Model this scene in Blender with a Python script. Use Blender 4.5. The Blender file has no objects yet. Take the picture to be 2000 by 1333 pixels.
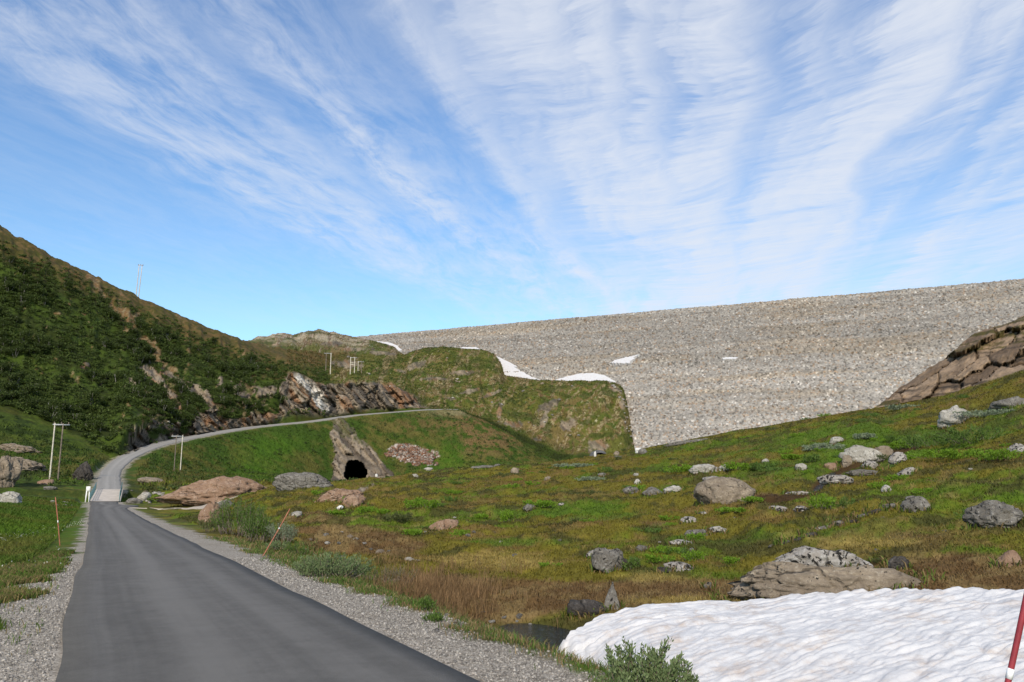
import bpy, math, random
import numpy as np
from mathutils import Vector
sc = bpy.context.scene
COL = sc.collection
R = math.radians
rng = np.random.default_rng(7)
random.seed(7)

# ------------------------------------------------------------------ camera
F = 1620.0                       # focal length in photo pixels (2000 wide)
TH = math.atan((955 - 666.5) / F)
CAMZ = 1.7
cd = bpy.data.cameras.new("camera")
cam = bpy.data.objects.new("camera", cd)
COL.objects.link(cam)
cam.location = (0, 0, CAMZ)
cam.rotation_euler = (R(90) + TH, 0, 0)
cd.sensor_width = 36.0
cd.lens = 36.0 * F / 2000.0
cd.clip_start = 0.05
cd.clip_end = 6000
sc.camera = cam

# ------------------------------------------------------------------ light
SUN_AZ, SUN_EL = 8.0, 31.0      # light travels towards this azimuth (deg from +Y, clockwise)
sc.view_settings.view_transform = 'Standard'
sc.view_settings.look = 'None'
sc.view_settings.exposure = 0.02
sc.view_settings.gamma = 1.0
sd = bpy.data.lights.new("sun", 'SUN')
sd.energy = 4.2
sd.angle = R(0.55)
sd.color = (1.0, 0.90, 0.76)
sun = bpy.data.objects.new("sun", sd)
COL.objects.link(sun)
ldir = Vector((math.sin(R(SUN_AZ)) * math.cos(R(SUN_EL)), math.cos(R(SUN_AZ)) * math.cos(R(SUN_EL)), -math.sin(R(SUN_EL))))
sun.rotation_euler = ldir.to_track_quat('-Z', 'Y').to_euler()
sun.location = (0, -50, 60)


class N:
    """tiny node-expression helper"""
    def __init__(s, tree, sock): s.t, s.s = tree, sock
    def _m(s, op, b=None, c=None, clamp=False):
        n = s.t.nodes.new('ShaderNodeMath'); n.operation = op; n.use_clamp = clamp
        for i, v in enumerate((s, b, c)):
            if v is None: continue
            if isinstance(v, N): s.t.links.new(v.s, n.inputs[i])
            else: n.inputs[i].default_value = v
        return N(s.t, n.outputs[0])
    def __add__(s, b): return s._m('ADD', b)
    __radd__ = __add__
    def __mul__(s, b): return s._m('MULTIPLY', b)
    __rmul__ = __mul__
    def __sub__(s, b): return s._m('SUBTRACT', b)
    def __truediv__(s, b): return s._m('DIVIDE', b)
    def mx(s, b): return s._m('MAXIMUM', b)
    def mn(s, b): return s._m('MINIMUM', b)
    def pw(s, b): return s._m('POWER', b)
    def ex(s): return s._m('EXPONENT')
    def clamp(s): return s._m('ADD', 0.0, clamp=True)
    def ss(s, a, b, lo=0.0, hi=1.0):
        n = s.t.nodes.new('ShaderNodeMapRange'); n.interpolation_type = 'SMOOTHSTEP'
        s.t.links.new(s.s, n.inputs[0])
        for i, v in enumerate((a, b, lo, hi)): n.inputs[i + 1].default_value = v
        return N(s.t, n.outputs[0])
    def gauss(s, c, w):
        d = (s - c) * (1.0 / w)
        return ((d * d) * -1.0).ex()


def xyz(tree, x, y, z):
    n = tree.nodes.new('ShaderNodeCombineXYZ')
    for i, v in enumerate((x, y, z)):
        if isinstance(v, N): tree.links.new(v.s, n.inputs[i])
        else: n.inputs[i].default_value = v
    return n.outputs[0]


def noise(tree, vec, scale=1.0, detail=4, rough=0.55, dist=0.0):
    n = tree.nodes.new('ShaderNodeTexNoise')
    if vec is not None: tree.links.new(vec, n.inputs['Vector'])
    n.inputs['Scale'].default_value = scale
    n.inputs['Detail'].default_value = detail
    n.inputs['Roughness'].default_value = rough
    n.inputs['Distortion'].default_value = dist
    return N(tree, n.outputs[0])


def mixc(tree, fac, a, b, mode='MIX'):
    n = tree.nodes.new('ShaderNodeMix'); n.data_type = 'RGBA'; n.blend_type = mode
    for sock, v in ((n.inputs[0], fac), (n.inputs[6], a), (n.inputs[7], b)):
        if isinstance(v, N): tree.links.new(v.s, sock)
        elif isinstance(v, (int, float)): sock.default_value = v
        elif isinstance(v, (tuple, list)): sock.default_value = (*v, 1)
        else: tree.links.new(v, sock)
    return n.outputs[2]


# ------------------------------------------------------------------ sky with cirrus
world = bpy.data.worlds.new("World")
sc.world = world
world.use_nodes = True
wt = world.node_tree
wt.nodes.clear()
wout = wt.nodes.new('ShaderNodeOutputWorld')
bg = wt.nodes.new('ShaderNodeBackground')
sky = wt.nodes.new('ShaderNodeTexSky')
sky.sky_type = 'NISHITA'
sky.sun_disc = False
sky.sun_elevation = R(SUN_EL)
sky.sun_rotation = R(180 + SUN_AZ)
sky.altitude = 900
sky.air_density = 1.0
sky.dust_density = 0.6
sky.ozone_density = 1.6
SKY = 0.165
bg.inputs[1].default_value = SKY
tc = wt.nodes.new('ShaderNodeTexCoord')
sep = wt.nodes.new('ShaderNodeSeparateXYZ')
wt.links.new(tc.outputs['Generated'], sep.inputs[0])
dx, dy, dz = (N(wt, sep.outputs[i]) for i in range(3))
zz = dz.mx(0.03)
u, v = dx / zz, dy / zz
ca, sa = math.cos(R(12)), math.sin(R(12))
S = u * sa + v * ca              # along the cirrus streaks, on a flat cloud layer of height 1
T = u * ca - v * sa              # across them
warp = noise(wt, xyz(wt, S * 0.45, T * 0.55, 3.1), 1.0, 3, 0.5) - 0.5
T2 = T + warp * 0.34
warp2 = noise(wt, xyz(wt, S * 1.6, T * 2.4, 7.7), 1.0, 4, 0.55) - 0.5
warp3 = noise(wt, xyz(wt, S * 1.1, T * 1.3, 17.7), 1.0, 3, 0.5) - 0.5
T3 = T2 + warp2 * 0.20
S3 = S + warp3 * 0.5 + warp2 * 0.12
along = noise(wt, xyz(wt, S * 0.7, T3 * 5.5, 1.3), 1.0, 6, 0.6, 0.3)         # broad ribs running with the streaks
fib = noise(wt, xyz(wt, S3 * 9.5 + T * 3.0 + T * T * 3.0, T * 1.5 - S * 0.3, 5.0), 1.0, 6, 0.68, 0.15)   # fine cross fibres
fib2 = noise(wt, xyz(wt, S3 * 3.2 + T * 1.0 + T * T * 1.0, T * 1.6, 9.0), 1.0, 6, 0.64, 0.2)
cloud = noise(wt, xyz(wt, S * 1.1, T2 * 1.6, 21.0), 1.0, 5, 0.6, 0.4)
ripple = noise(wt, xyz(wt, S3 * 4.5, T3 * 13.0, 2.0), 1.0, 6, 0.68, 0.3)
veil = T3.ss(-0.70, -0.22) * T3.ss(1.9, 0.8)
gap = T3.gauss(0.20, 0.07) * 0.40 * S.ss(4.0, 2.4) + T3.gauss(0.84, 0.08) * 0.55 * S.ss(4.2, 2.8) + T3.gauss(1.15, 0.12) * 0.3
veil = (veil - gap).mx(0.0)
fib3 = noise(wt, xyz(wt, S3 * 26.0 + T * 9.0, T * 3.5, 45.0), 1.0, 4, 0.65, 0.2)
T4 = T3 + (fib - 0.5) * 0.14 + (fib2 - 0.5) * 0.17 + (fib3 - 0.5) * 0.05
coln = noise(wt, xyz(wt, S * 0.42, T4 * 3.3, 31.0), 1.0, 5, 0.58)
base_ = coln.ss(0.38, 0.66)
vtex = (along * 0.70 + fib * 0.58 + fib2 * 0.5 + cloud * 0.65 - 0.74).ss(0.03, 0.92)
d_veil = veil * (base_ * 1.05 + 0.16 + vtex * 0.35) * ((fib * 0.8 + fib2 * 0.6 + fib3 * 0.5 - 0.45).ss(0.05, 0.95) * 1.25 + 0.30) * 1.40
stex = (along * 0.6 + ripple * 1.0 + fib2 * 0.5 - 0.60).ss(0.12, 0.88)
T1 = T + (fib - 0.5) * 0.10 + (ripple - 0.5) * 0.07 + warp * 0.20 + warp2 * 0.10 - S.ss(2.5, 5.0) * 0.35
s1 = T1.gauss(-1.40, 0.12) * 0.60 + T1.gauss(-1.20, 0.09) * 0.46 + T1.gauss(-1.30, 0.32) * 0.32
s1 = s1 * (0.28 + S.gauss(2.4, 1.4) * 0.66)
s2 = T1.gauss(-0.89, 0.055) * (0.45 + S.gauss(2.55, 0.5) * 0.75) + T1.gauss(-0.80, 0.16) * 0.34
s2 = s2 * S.ss(4.6, 3.0, 0.25, 1.0)
s3 = T1.gauss(-0.98, 0.10) * S.gauss(4.4, 1.1) * 0.75 + T1.gauss(-0.62, 0.16) * S.ss(2.6, 3.8) * 0.60
s4 = T1.gauss(-2.2, 0.6) * 0.12 + T1.gauss(-1.15, 0.5) * 0.10
s5 = T1.gauss(-0.54, 0.05) * S.ss(3.6, 2.4) * 0.50 + T1.gauss(-0.66, 0.035) * S.gauss(3.6, 0.8) * 0.5 + T1.gauss(-1.08, 0.04) * S.gauss(1.5, 0.8) * 0.45
d_str = (s1 + s2 + s3 + s4 + s5) * (stex * 1.30 + 0.04)
low = dz.ss(0.34, 0.20) * T.ss(-0.6, 0.2) * (cloud * 0.8 + fib2 * 0.5 - 0.2).ss(0.15, 0.7) * 0.5
dens = (d_veil + d_str + low * (d_veil * -1.0 + 1.0).mx(0.0) + noise(wt, xyz(wt, S * 0.5, T * 0.9, 4.4), 1.0, 4, 0.6).ss(0.45, 0.85) * 0.10)
dens = dens * dz.ss(0.03, 0.14) * 0.95
dens = ((dens.mx(0.0) * -1.15).ex() * -1.0 + 1.0) * 0.95
# sky colour tuned a little towards the photo's violet-tinged blue
tint = mixc(wt, dz.ss(0.10, 0.52), (0.90, 1.09, 1.12), (0.74, 0.98, 1.16))
skyc = mixc(wt, 1.0, sky.outputs[0], tint, 'MULTIPLY')
cl = 1.0 / SKY
fin = mixc(wt, dens, skyc, (0.78 * cl, 0.82 * cl, 0.90 * cl))
wt.links.new(fin, bg.inputs[0])
wt.links.new(bg.outputs[0], wout.inputs[0])

# ------------------------------------------------------------------ numpy noise
def _h(ix, iy, iz, seed):
    h = (ix.astype(np.int64) * 374761393 + iy.astype(np.int64) * 668265263 + iz.astype(np.int64) * 2147483647 + seed * 1274126177) & 0xffffffff
    h = ((h ^ (h >> 13)) * 1274126177) & 0xffffffff
    h = ((h ^ (h >> 16)) * 2246822519) & 0xffffffff
    return ((h ^ (h >> 15)) & 0xffffff) / float(0xffffff)


def vn2(x, y, seed=0):
    xi, yi = np.floor(x), np.floor(y)
    fx, fy = x - xi, y - yi
    fx = fx * fx * fx * (fx * (fx * 6 - 15) + 10); fy = fy * fy * fy * (fy * (fy * 6 - 15) + 10)
    z0 = np.zeros_like(xi)
    a = _h(xi, yi, z0, seed); b = _h(xi + 1, yi, z0, seed); c = _h(xi, yi + 1, z0, seed); d = _h(xi + 1, yi + 1, z0, seed)
    return (a + (b - a) * fx) * (1 - fy) + (c + (d - c) * fx) * fy


def vn3(x, y, z, seed=0):
    xi, yi, zi = np.floor(x), np.floor(y), np.floor(z)
    fx, fy, fz = x - xi, y - yi, z - zi
    fx = fx * fx * (3 - 2 * fx); fy = fy * fy * (3 - 2 * fy); fz = fz * fz * (3 - 2 * fz)
    def lay(k):
        a = _h(xi, yi, zi + k, seed); b = _h(xi + 1, yi, zi + k, seed); c = _h(xi, yi + 1, zi + k, seed); d = _h(xi + 1, yi + 1, zi + k, seed)
        return (a + (b - a) * fx) * (1 - fy) + (c + (d - c) * fx) * fy
    return lay(0) * (1 - fz) + lay(1) * fz


def fbm2(x, y, o=4, seed=0, g=0.5):
    s, a, n = 0, 1.0, 0.0
    for k in range(o):
        s = s + a * vn2(x * 2 ** k + 17.3 * k, y * 2 ** k - 9.1 * k, seed + k); n += a; a *= g
    return s / n


def fbm3(x, y, z, o=4, seed=0, g=0.5):
    s, a, n = 0, 1.0, 0.0
    for k in range(o):
        s = s + a * vn3(x * 2 ** k + 17.3 * k, y * 2 ** k - 9.1 * k, z * 2 ** k + 3.7 * k, seed + k); n += a; a *= g
    return s / n


def worley(x, y, seed=0):
    """returns random value per cell (3) and F2-F1"""
    fi, fj = np.floor(x), np.floor(y); z0 = np.zeros_like(fi)
    f1 = np.full(x.shape, 9e9); f2 = np.full(x.shape, 9e9); rv = [np.zeros(x.shape) for _ in range(3)]
    for oi in (-1, 0, 1):
        for oj in (-1, 0, 1):
            I, J = fi + oi, fj + oj
            d = np.hypot(x - I - _h(I, J, z0, seed), y - J - _h(I, J, z0, seed + 1))
            m_ = d < f1
            f2 = np.where(m_, f1, np.minimum(f2, d)); f1 = np.where(m_, d, f1)
            for k in range(3): rv[k] = np.where(m_, _h(I, J, z0, seed + 2 + k), rv[k])
    return rv, f2 - f1


def sst(x, a, b):
    t = np.clip((x - a) / (b - a), 0, 1)
    return t * t * (3 - 2 * t)


# ------------------------------------------------------------------ photo rays -> world points
CT, ST = math.cos(TH), math.sin(TH)
def ray(px, py):
    xc = (px - 1000) / F; yc = (666.5 - py) / F
    return np.array([xc, CT - yc * ST, ST + yc * CT])
def at_r(px, py, r):
    d = ray(px, py); k = r / math.hypot(d[0], d[1]); p = d * k; p[2] += CAMZ; return p
def at_z(px, py, z):
    d = ray(px, py); t = (z - CAMZ) / d[2]; p = d * t; p[2] += CAMZ; return p
def project(x, y, z):
    zc = y * CT + (z - CAMZ) * ST
    yc = -y * ST + (z - CAMZ) * CT
    zc = np.where(np.abs(zc) < 1e-3, 1e-3, zc)
    return np.where(zc > 0, 1000 + F * x / zc, -9999), np.where(zc > 0, 666.5 - F * yc / zc, 9999)

# dam plane
HC, KS = 109.7, 1.5
DA, DB = at_z(690, 658, HC), at_z(2000, 545, HC)
DL = np.linalg.norm(DB - DA)
DD = (DB - DA) / DL
DN = np.array([DD[1], -DD[0], 0.0])       # horizontal, towards the camera
def on_dam(px, py, off=0.0):
    d = ray(px, py); c0 = np.array([0, 0, CAMZ])
    t = (KS * (HC + off - CAMZ) - np.dot(c0 - DA, DN)) / (np.dot(d, DN) + KS * d[2])
    return c0 + t * d

# ------------------------------------------------------------------ helpers for objects
def mk(name, verts, faces, mats=(), col=None, smooth=False, parent=None, attrs=None, loc=None, matidx=None):
    verts = np.asarray(verts, dtype=np.float32); faces = np.asarray(faces, dtype=np.int32)
    me = bpy.data.meshes.new(name)
    nf, k = faces.shape
    me.vertices.add(len(verts)); me.vertices.foreach_set('co', verts.ravel())
    me.loops.add(nf * k); me.loops.foreach_set('vertex_index', faces.ravel())
    me.polygons.add(nf); me.polygons.foreach_set('loop_start', np.arange(0, nf * k, k, dtype=np.int32))
    me.polygons.foreach_set('loop_total', np.full(nf, k, dtype=np.int32))
    if smooth: me.polygons.foreach_set('use_smooth', np.ones(nf, dtype=bool))
    if matidx is not None: me.polygons.foreach_set('material_index', np.asarray(matidx, dtype=np.int32))
    def addc(nm, c):
        a = me.color_attributes.new(nm, 'FLOAT_COLOR', 'POINT')
        full = np.ones((len(verts), 4), dtype=np.float32); full[:, :3] = c
        a.data.foreach_set('color', full.ravel())
    if col is not None: addc('Col', col)
    for nm, c in (attrs or {}).items(): addc(nm, c)
    me.update(calc_edges=True)
    me.validate()
    for m in mats: me.materials.append(m)
    o = bpy.data.objects.new(name, me)
    COL.objects.link(o)
    if parent is not None: o.parent = parent
    if loc is not None: o.location = loc
    return o


def tag(o, label, cat, group=None, kind=None):
    if label: o['label'] = label
    if cat: o['category'] = cat
    if group: o['group'] = group
    if kind: o['kind'] = kind
    return o

def struct(o):
    o['kind'] = 'structure'; return o

def empty(name, loc, rz=0.0):
    o = bpy.data.objects.new(name, None); COL.objects.link(o); o.location = loc; o.rotation_euler = (0, 0, rz)
    o.empty_display_size = 0.2
    return o


class MB:
    """collects quads"""
    def __init__(s): s.v, s.f = [], []
    def add(s, v, f):
        b = len(s.v); s.v += [tuple(p) for p in v]; s.f += [tuple(b + i for i in q) for q in f]
    def box(s, c, size, rot=None):
        hx, hy, hz = (q / 2 for q in size)
        vs = [Vector((x, y, z)) for z in (-hz, hz) for y in (-hy, hy) for x in (-hx, hx)]
        if rot is not None: vs = [rot @ q for q in vs]
        s.add([q + Vector(c) for q in vs], [(0, 2, 3, 1), (4, 5, 7, 6), (0, 1, 5, 4), (2, 6, 7, 3), (0, 4, 6, 2), (1, 3, 7, 5)])
    def tube(s, a, b, r0, r1=None, n=8, rings=1, wob=0.0):
        a, b = Vector(a), Vector(b); r1 = r0 if r1 is None else r1
        q = (b - a).to_track_quat('Z', 'Y')
        vs = []
        for k in range(rings + 1):
            t = k / rings; c = a.lerp(b, t); rr = r0 + (r1 - r0) * t
            for i in range(n):
                an = 2 * math.pi * i / n
                vs.append(c + q @ Vector((math.cos(an) * rr, math.sin(an) * rr, 0)))
        fs = [(k * n + i, k * n + (i + 1) % n, (k + 1) * n + (i + 1) % n, (k + 1) * n + i) for k in range(rings) for i in range(n)]
        vs += [a, b]
        ia, ib = len(vs) - 2, len(vs) - 1
        for i in range(0, n, 2):
            fs.append((ia, (i + 2) % n, i + 1, i)); m = rings * n
            fs.append((ib, m + i, m + i + 1, m + (i + 2) % n))
        s.add(vs, fs)
    def poly(s, pts, rads, n=10):
        pts = [Vector(p) for p in pts]; vs, fs = [], []
        for k, p in enumerate(pts):
            d = (pts[min(k + 1, len(pts) - 1)] - pts[max(k - 1, 0)]); q = d.to_track_quat('Z', 'Y')
            for i in range(n):
                an = 2 * math.pi * i / n; vs.append(p + q @ Vector((math.cos(an) * rads[k], math.sin(an) * rads[k], 0)))
        for k in range(len(pts) - 1):
            for i in range(n): fs.append((k * n + i, k * n + (i + 1) % n, (k + 1) * n + (i + 1) % n, (k + 1) * n + i))
        vs.append(pts[-1]); e = len(vs) - 1; m = (len(pts) - 1) * n
        for i in range(0, n, 2): fs.append((e, m + i, m + i + 1, m + (i + 2) % n))
        s.add(vs, fs)
    def build(s, name, mat, parent=None, smooth=False):
        return mk(name, np.array([tuple(p) for p in s.v]), np.array(s.f), [mat], smooth=smooth, parent=parent)

# ------------------------------------------------------------------ materials
def new_mat(name):
    m = bpy.data.materials.new(name); m.use_nodes = True
    t = m.node_tree
    b = t.nodes['Principled BSDF']
    b.inputs['Roughness'].default_value = 0.9
    b.inputs['Specular IOR Level'].default_value = 0.25
    return m, t, b

def geo_pos(t):
    return t.nodes.new('ShaderNodeNewGeometry').outputs['Position']

def attr(t, nm):
    n = t.nodes.new('ShaderNodeAttribute'); n.attribute_name = nm; return n.outputs['Color']

def bump(t, b, h, strength, dist):
    n = t.nodes.new('ShaderNodeBump'); n.inputs['Strength'].default_value = strength; n.inputs['Distance'].default_value = dist
    t.links.new(h.s, n.inputs['Height']); t.links.new(n.outputs[0], b.inputs['Normal'])

def simple(name, c, rough=0.7, var=0.15, scale=8.0, spec=0.3):
    m, t, b = new_mat(name)
    n = noise(t, t.nodes.new('ShaderNodeTexCoord').outputs['Object'], scale, 4)
    out = mixc(t, n.ss(0.3, 0.7), tuple(q * (1 - var) for q in c), tuple(min(1, q * (1 + var)) for q in c))
    t.links.new(out, b.inputs['Base Color']); b.inputs['Roughness'].default_value = rough
    b.inputs['Specular IOR Level'].default_value = spec
    return m

def vcol_mat(name, rough=0.9, var=0.35, s1=3.0, s2=22.0, bd=0.03, translucent=0.0):
    m, t, b = new_mat(name)
    p = geo_pos(t)
    n1 = noise(t, p, s1, 6, 0.65); n2 = noise(t, p, s2, 4, 0.6)
    f = (n1 * 0.6 + n2 * 0.6 - 0.1)
    f = f.ss(0.2, 0.8, 1 - var, 1 + var)
    mm = t.nodes.new('ShaderNodeMix'); mm.data_type = 'RGBA'; mm.blend_type = 'MULTIPLY'; mm.inputs[0].default_value = 1
    t.links.new(attr(t, 'Col'), mm.inputs[6])
    cc = t.nodes.new('ShaderNodeCombineColor')
    for i in range(3): t.links.new(f.s, cc.inputs[i])
    t.links.new(cc.outputs[0], mm.inputs[7])
    t.links.new(mm.outputs[2], b.inputs['Base Color'])
    b.inputs['Roughness'].default_value = rough
    b.inputs['Specular IOR Level'].default_value = 0.12
    if bd > 0: bump(t, b, n1 + n2 * 0.4, 0.8, bd)
    return m

def leaf_mat(name, rough=0.6):
    m, t, b = new_mat(name)
    t.links.new(attr(t, 'Col'), b.inputs['Base Color'])
    b.inputs['Roughness'].default_value = rough
    b.inputs['Specular IOR Level'].default_value = 0.2
    tr = t.nodes.new('ShaderNodeBsdfTranslucent'); t.links.new(attr(t, 'Col'), tr.inputs[0])
    mx = t.nodes.new('ShaderNodeMixShader'); mx.inputs[0].default_value = 0.28
    out = t.nodes['Material Output']
    t.links.new(b.outputs[0], mx.inputs[1]); t.links.new(tr.outputs[0], mx.inputs[2]); t.links.new(mx.outputs[0], out.inputs[0])
    return m

M = {}
# ground: vertex albedo + fine noise, gravel pattern where the gravel mask says so
m, t, b = new_mat('ground_cover')
p = geo_pos(t)
n1 = noise(t, p, 1.6, 7, 0.68); n2 = noise(t, p, 14.0, 5, 0.65)
f = (n1 * 0.7 + n2 * 0.6 - 0.15).ss(0.22, 0.8, 0.55, 1.5)
cc = t.nodes.new('ShaderNodeCombineColor')
for i in range(3): t.links.new(f.s, cc.inputs[i])
veg = mixc(t, 1.0, attr(t, 'Col'), cc.outputs[0], 'MULTIPLY')
vo = t.nodes.new('ShaderNodeTexVoronoi'); vo.inputs['Scale'].default_value = 34.0; t.links.new(p, vo.inputs['Vector'])
sepv = t.nodes.new('ShaderNodeSeparateColor'); t.links.new(vo.outputs['Color'], sepv.inputs[0])
g1 = N(t, sepv.outputs[0])
vo2 = t.nodes.new('ShaderNodeTexVoronoi'); vo2.inputs['Scale'].default_value = 90.0; t.links.new(p, vo2.inputs['Vector'])
sepw = t.nodes.new('ShaderNodeSeparateColor'); t.links.new(vo2.outputs['Color'], sepw.inputs[0])
g2 = N(t, sepw.outputs[0])
gcol = mixc(t, (g1 * 0.55 + g2 * 0.6 - 0.1).clamp(), (0.14, 0.122, 0.10), (0.58, 0.52, 0.44))
gcol = mixc(t, noise(t, p, 0.9, 5, 0.6).ss(0.45, 0.75, 0, 0.5), gcol, (0.24, 0.20, 0.15))
sepm = t.nodes.new('ShaderNodeSeparateColor'); t.links.new(attr(t, 'Mask'), sepm.inputs[0])
gm = N(t, sepm.outputs[0])
t.links.new(mixc(t, gm, veg, gcol), b.inputs['Base Color'])
b.inputs['Roughness'].default_value = 0.95; b.inputs['Specular IOR Level'].default_value = 0.1
bump(t, b, n1 + n2 * 0.5 + gm * (g1 * 0.35 + g2 * 0.2), 0.9, 0.05)
M['ground'] = m
M['hill'] = vcol_mat('hill_cover', var=0.30, s1=0.55, s2=2.6, bd=0.25)
M['cliff'] = vcol_mat('cliff_rock', var=0.38, s1=0.7, s2=3.0, bd=0.35)
M['dam'] = vcol_mat('dam_rock', var=0.22, s1=1.0, s2=4.0, bd=0.12)
M['leaf'] = leaf_mat('leaf')
M['grass'] = leaf_mat('grass_blade', 0.7)

def rock_mat(name, base, dark, pale, spots=0.0, sp_scale=9.0, spotc=(0.02, 0.018, 0.016), moss=0.25):
    m, t, b = new_mat(name)
    oc = t.nodes.new('ShaderNodeTexCoord').outputs['Object']
    oi = t.nodes.new('ShaderNodeObjectInfo')
    mp = t.nodes.new('ShaderNodeMapping'); t.links.new(oc, mp.inputs[0]); t.links.new(oi.outputs['Location'], mp.inputs[1])
    p = mp.outputs[0]
    a = noise(t, p, 2.2, 7, 0.7, 0.6); c = noise(t, p, 11.0, 6, 0.7); d = noise(t, p, 38.0, 3, 0.6)
    col = mixc(t, (a * 0.8 + c * 0.35 - 0.08).ss(0.3, 0.75), dark, base)
    big = noise(t, p, 0.5, 5, 0.65, 0.8)
    col = mixc(t, big.ss(0.42, 0.66, 0, 0.75), col, dark)
    vo = t.nodes.new('ShaderNodeTexVoronoi'); vo.feature = 'DISTANCE_TO_EDGE'; vo.inputs['Scale'].default_value = 1.1
    vm = t.nodes.new('ShaderNodeMix'); vm.data_type = 'VECTOR'; vm.inputs[0].default_value = 0.22
    nv = t.nodes.new('ShaderNodeTexNoise'); nv.inputs['Scale'].default_value = 2.5; t.links.new(p, nv.inputs['Vector'])
    t.links.new(p, vm.inputs[4]); t.links.new(nv.outputs['Color'], vm.inputs[5]); t.links.new(vm.outputs[1], vo.inputs['Vector'])
    crack = N(t, vo.outputs['Distance']).ss(0.0, 0.035, 1.0, 0.0) * a.ss(0.42, 0.6)
    col = mixc(t, crack * 0.8, col, tuple(q * .35 for q in dark))
    col = mixc(t, (c * 0.7 + a * 0.4 + d * 0.2 - 0.15).ss(0.52, 0.75), col, pale)
    if spots > 0:
        sp = (noise(t, p, sp_scale, 3, 0.55, 0.5) + d * 0.25).ss(0.80 - spots * 0.2, 0.83 - spots * 0.2)
        col = mixc(t, sp, col, spotc)
    if moss > 0:
        g = t.nodes.new('ShaderNodeNewGeometry'); s3 = t.nodes.new('ShaderNodeSeparateXYZ'); t.links.new(g.outputs['Normal'], s3.inputs[0])
        ms = (N(t, s3.outputs[2]).ss(0.2, 0.9) * noise(t, p, 3.5, 5, 0.7).ss(0.55, 0.72)) * moss
        col = mixc(t, ms, col, (0.09, 0.085, 0.03))
    t.links.new(col, b.inputs['Base Color'])
    bump(t, b, a * 0.6 + c * 0.5 + d * 0.12 - crack * 0.5, 1.0, 0.12)
    return m

M['tan'] = rock_mat('tan_rock', (0.34, 0.275, 0.20), (0.17, 0.135, 0.10), (0.44, 0.39, 0.31), 0.15)
M['grey'] = rock_mat('grey_rock', (0.27, 0.25, 0.22), (0.11, 0.10, 0.085), (0.44, 0.42, 0.38), 0.35)
M['lichen'] = rock_mat('lichen_rock', (0.42, 0.40, 0.37), (0.26, 0.23, 0.20), (0.62, 0.60, 0.57), 0.62, 6.0, moss=0.0)
M['dark'] = rock_mat('dark_rock', (0.09, 0.08, 0.07), (0.035, 0.03, 0.027), (0.2, 0.18, 0.16), 0.2)
M['pink'] = rock_mat('pinkish_rock', (0.36, 0.25, 0.18), (0.2, 0.12, 0.075), (0.46, 0.38, 0.31), 0.1, moss=0.35)
M['pale'] = rock_mat('pale_rock', (0.50, 0.47, 0.42), (0.27, 0.25, 0.21), (0.62, 0.60, 0.56), 0.2)
M['white'] = rock_mat('white_rock', (0.72, 0.71, 0.68), (0.5, 0.48, 0.44), (0.8, 0.8, 0.78), 0.0, moss=0.0)
M['tunnel'] = simple('tunnel_shade_black', (0.012, 0.011, 0.010), 0.9, 0.4, 2.0, 0.05)  # near-black base colour paints in the darkness inside tunnel and portal
M['wood'] = simple('weathered_wood', (0.50, 0.46, 0.38), 0.85, 0.2, 3.0)
M['wood_dark'] = simple('tarred_wood', (0.16, 0.13, 0.10), 0.9, 0.3, 2.0)
M['metal'] = simple('galvanised_metal', (0.35, 0.36, 0.37), 0.5, 0.2, 5.0, 0.5)
M['white_paint'] = simple('white_paint', (0.78, 0.77, 0.74), 0.5, 0.05, 5.0)
M['rail_paint'] = simple('grey_green_paint', (0.10, 0.19, 0.19), 0.5, 0.2, 4.0)
M['rail_dark'] = simple('stained_concrete', (0.085, 0.085, 0.09), 0.9, 0.3, 1.5)
M['concrete'] = simple('pale_concrete', (0.50, 0.44, 0.38), 0.9, 0.12, 1.2)
M['stake'] = simple('orange_red_plastic', (0.36, 0.13, 0.08), 0.55, 0.2, 6.0)
M['stake_near'] = simple('faded_crimson_plastic', (0.27, 0.035, 0.045), 0.5, 0.22, 9.0)
M['refl'] = simple('reflective_tape', (0.82, 0.82, 0.82), 0.4, 0.05, 5.0)

# asphalt
def asphalt(name, a, bcol):
    m, t, b = new_mat(name)
    p = geo_pos(t)
    n1 = noise(t, p, 0.5, 5, 0.6); n2 = noise(t, p, 90.0, 3, 0.8); n3 = noise(t, p, 3.0, 7, 0.75)
    sx = t.nodes.new('ShaderNodeSeparateColor'); t.links.new(attr(t, 'Lat'), sx.inputs[0])
    lat = N(t, sx.outputs[0])
    st = noise(t, xyz(t, lat * 9.0, N(t, sx.outputs[1]) * 3.0, 0.0), 1.0, 6, 0.6)
    f = (n1 * 0.22 + n2 * 0.66 + n3 * 0.50 + st * 0.60 - 0.50 + lat.gauss(0.42, 0.09) * 0.24 + lat.gauss(0.72, 0.07) * 0.14 - lat.gauss(0.98, 0.05) * 0.07 - lat.gauss(0.02, 0.05) * 0.10)
    t.links.new(mixc(t, f.ss(0.1, 0.9), a, bcol), b.inputs['Base Color'])
    b.inputs['Roughness'].default_value = 0.88; b.inputs['Specular IOR Level'].default_value = 0.25
    bump(t, b, n2, 0.8, 0.012)
    return m
M['asphalt'] = asphalt('asphalt', (0.068, 0.064, 0.059), (0.172, 0.163, 0.150))
M['asphalt_old'] = asphalt('old_grey_asphalt', (0.19, 0.18, 0.165), (0.31, 0.295, 0.27))
M['track'] = vcol_mat('track_gravel', var=0.25, s1=6, s2=40, bd=0.02)

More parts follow.
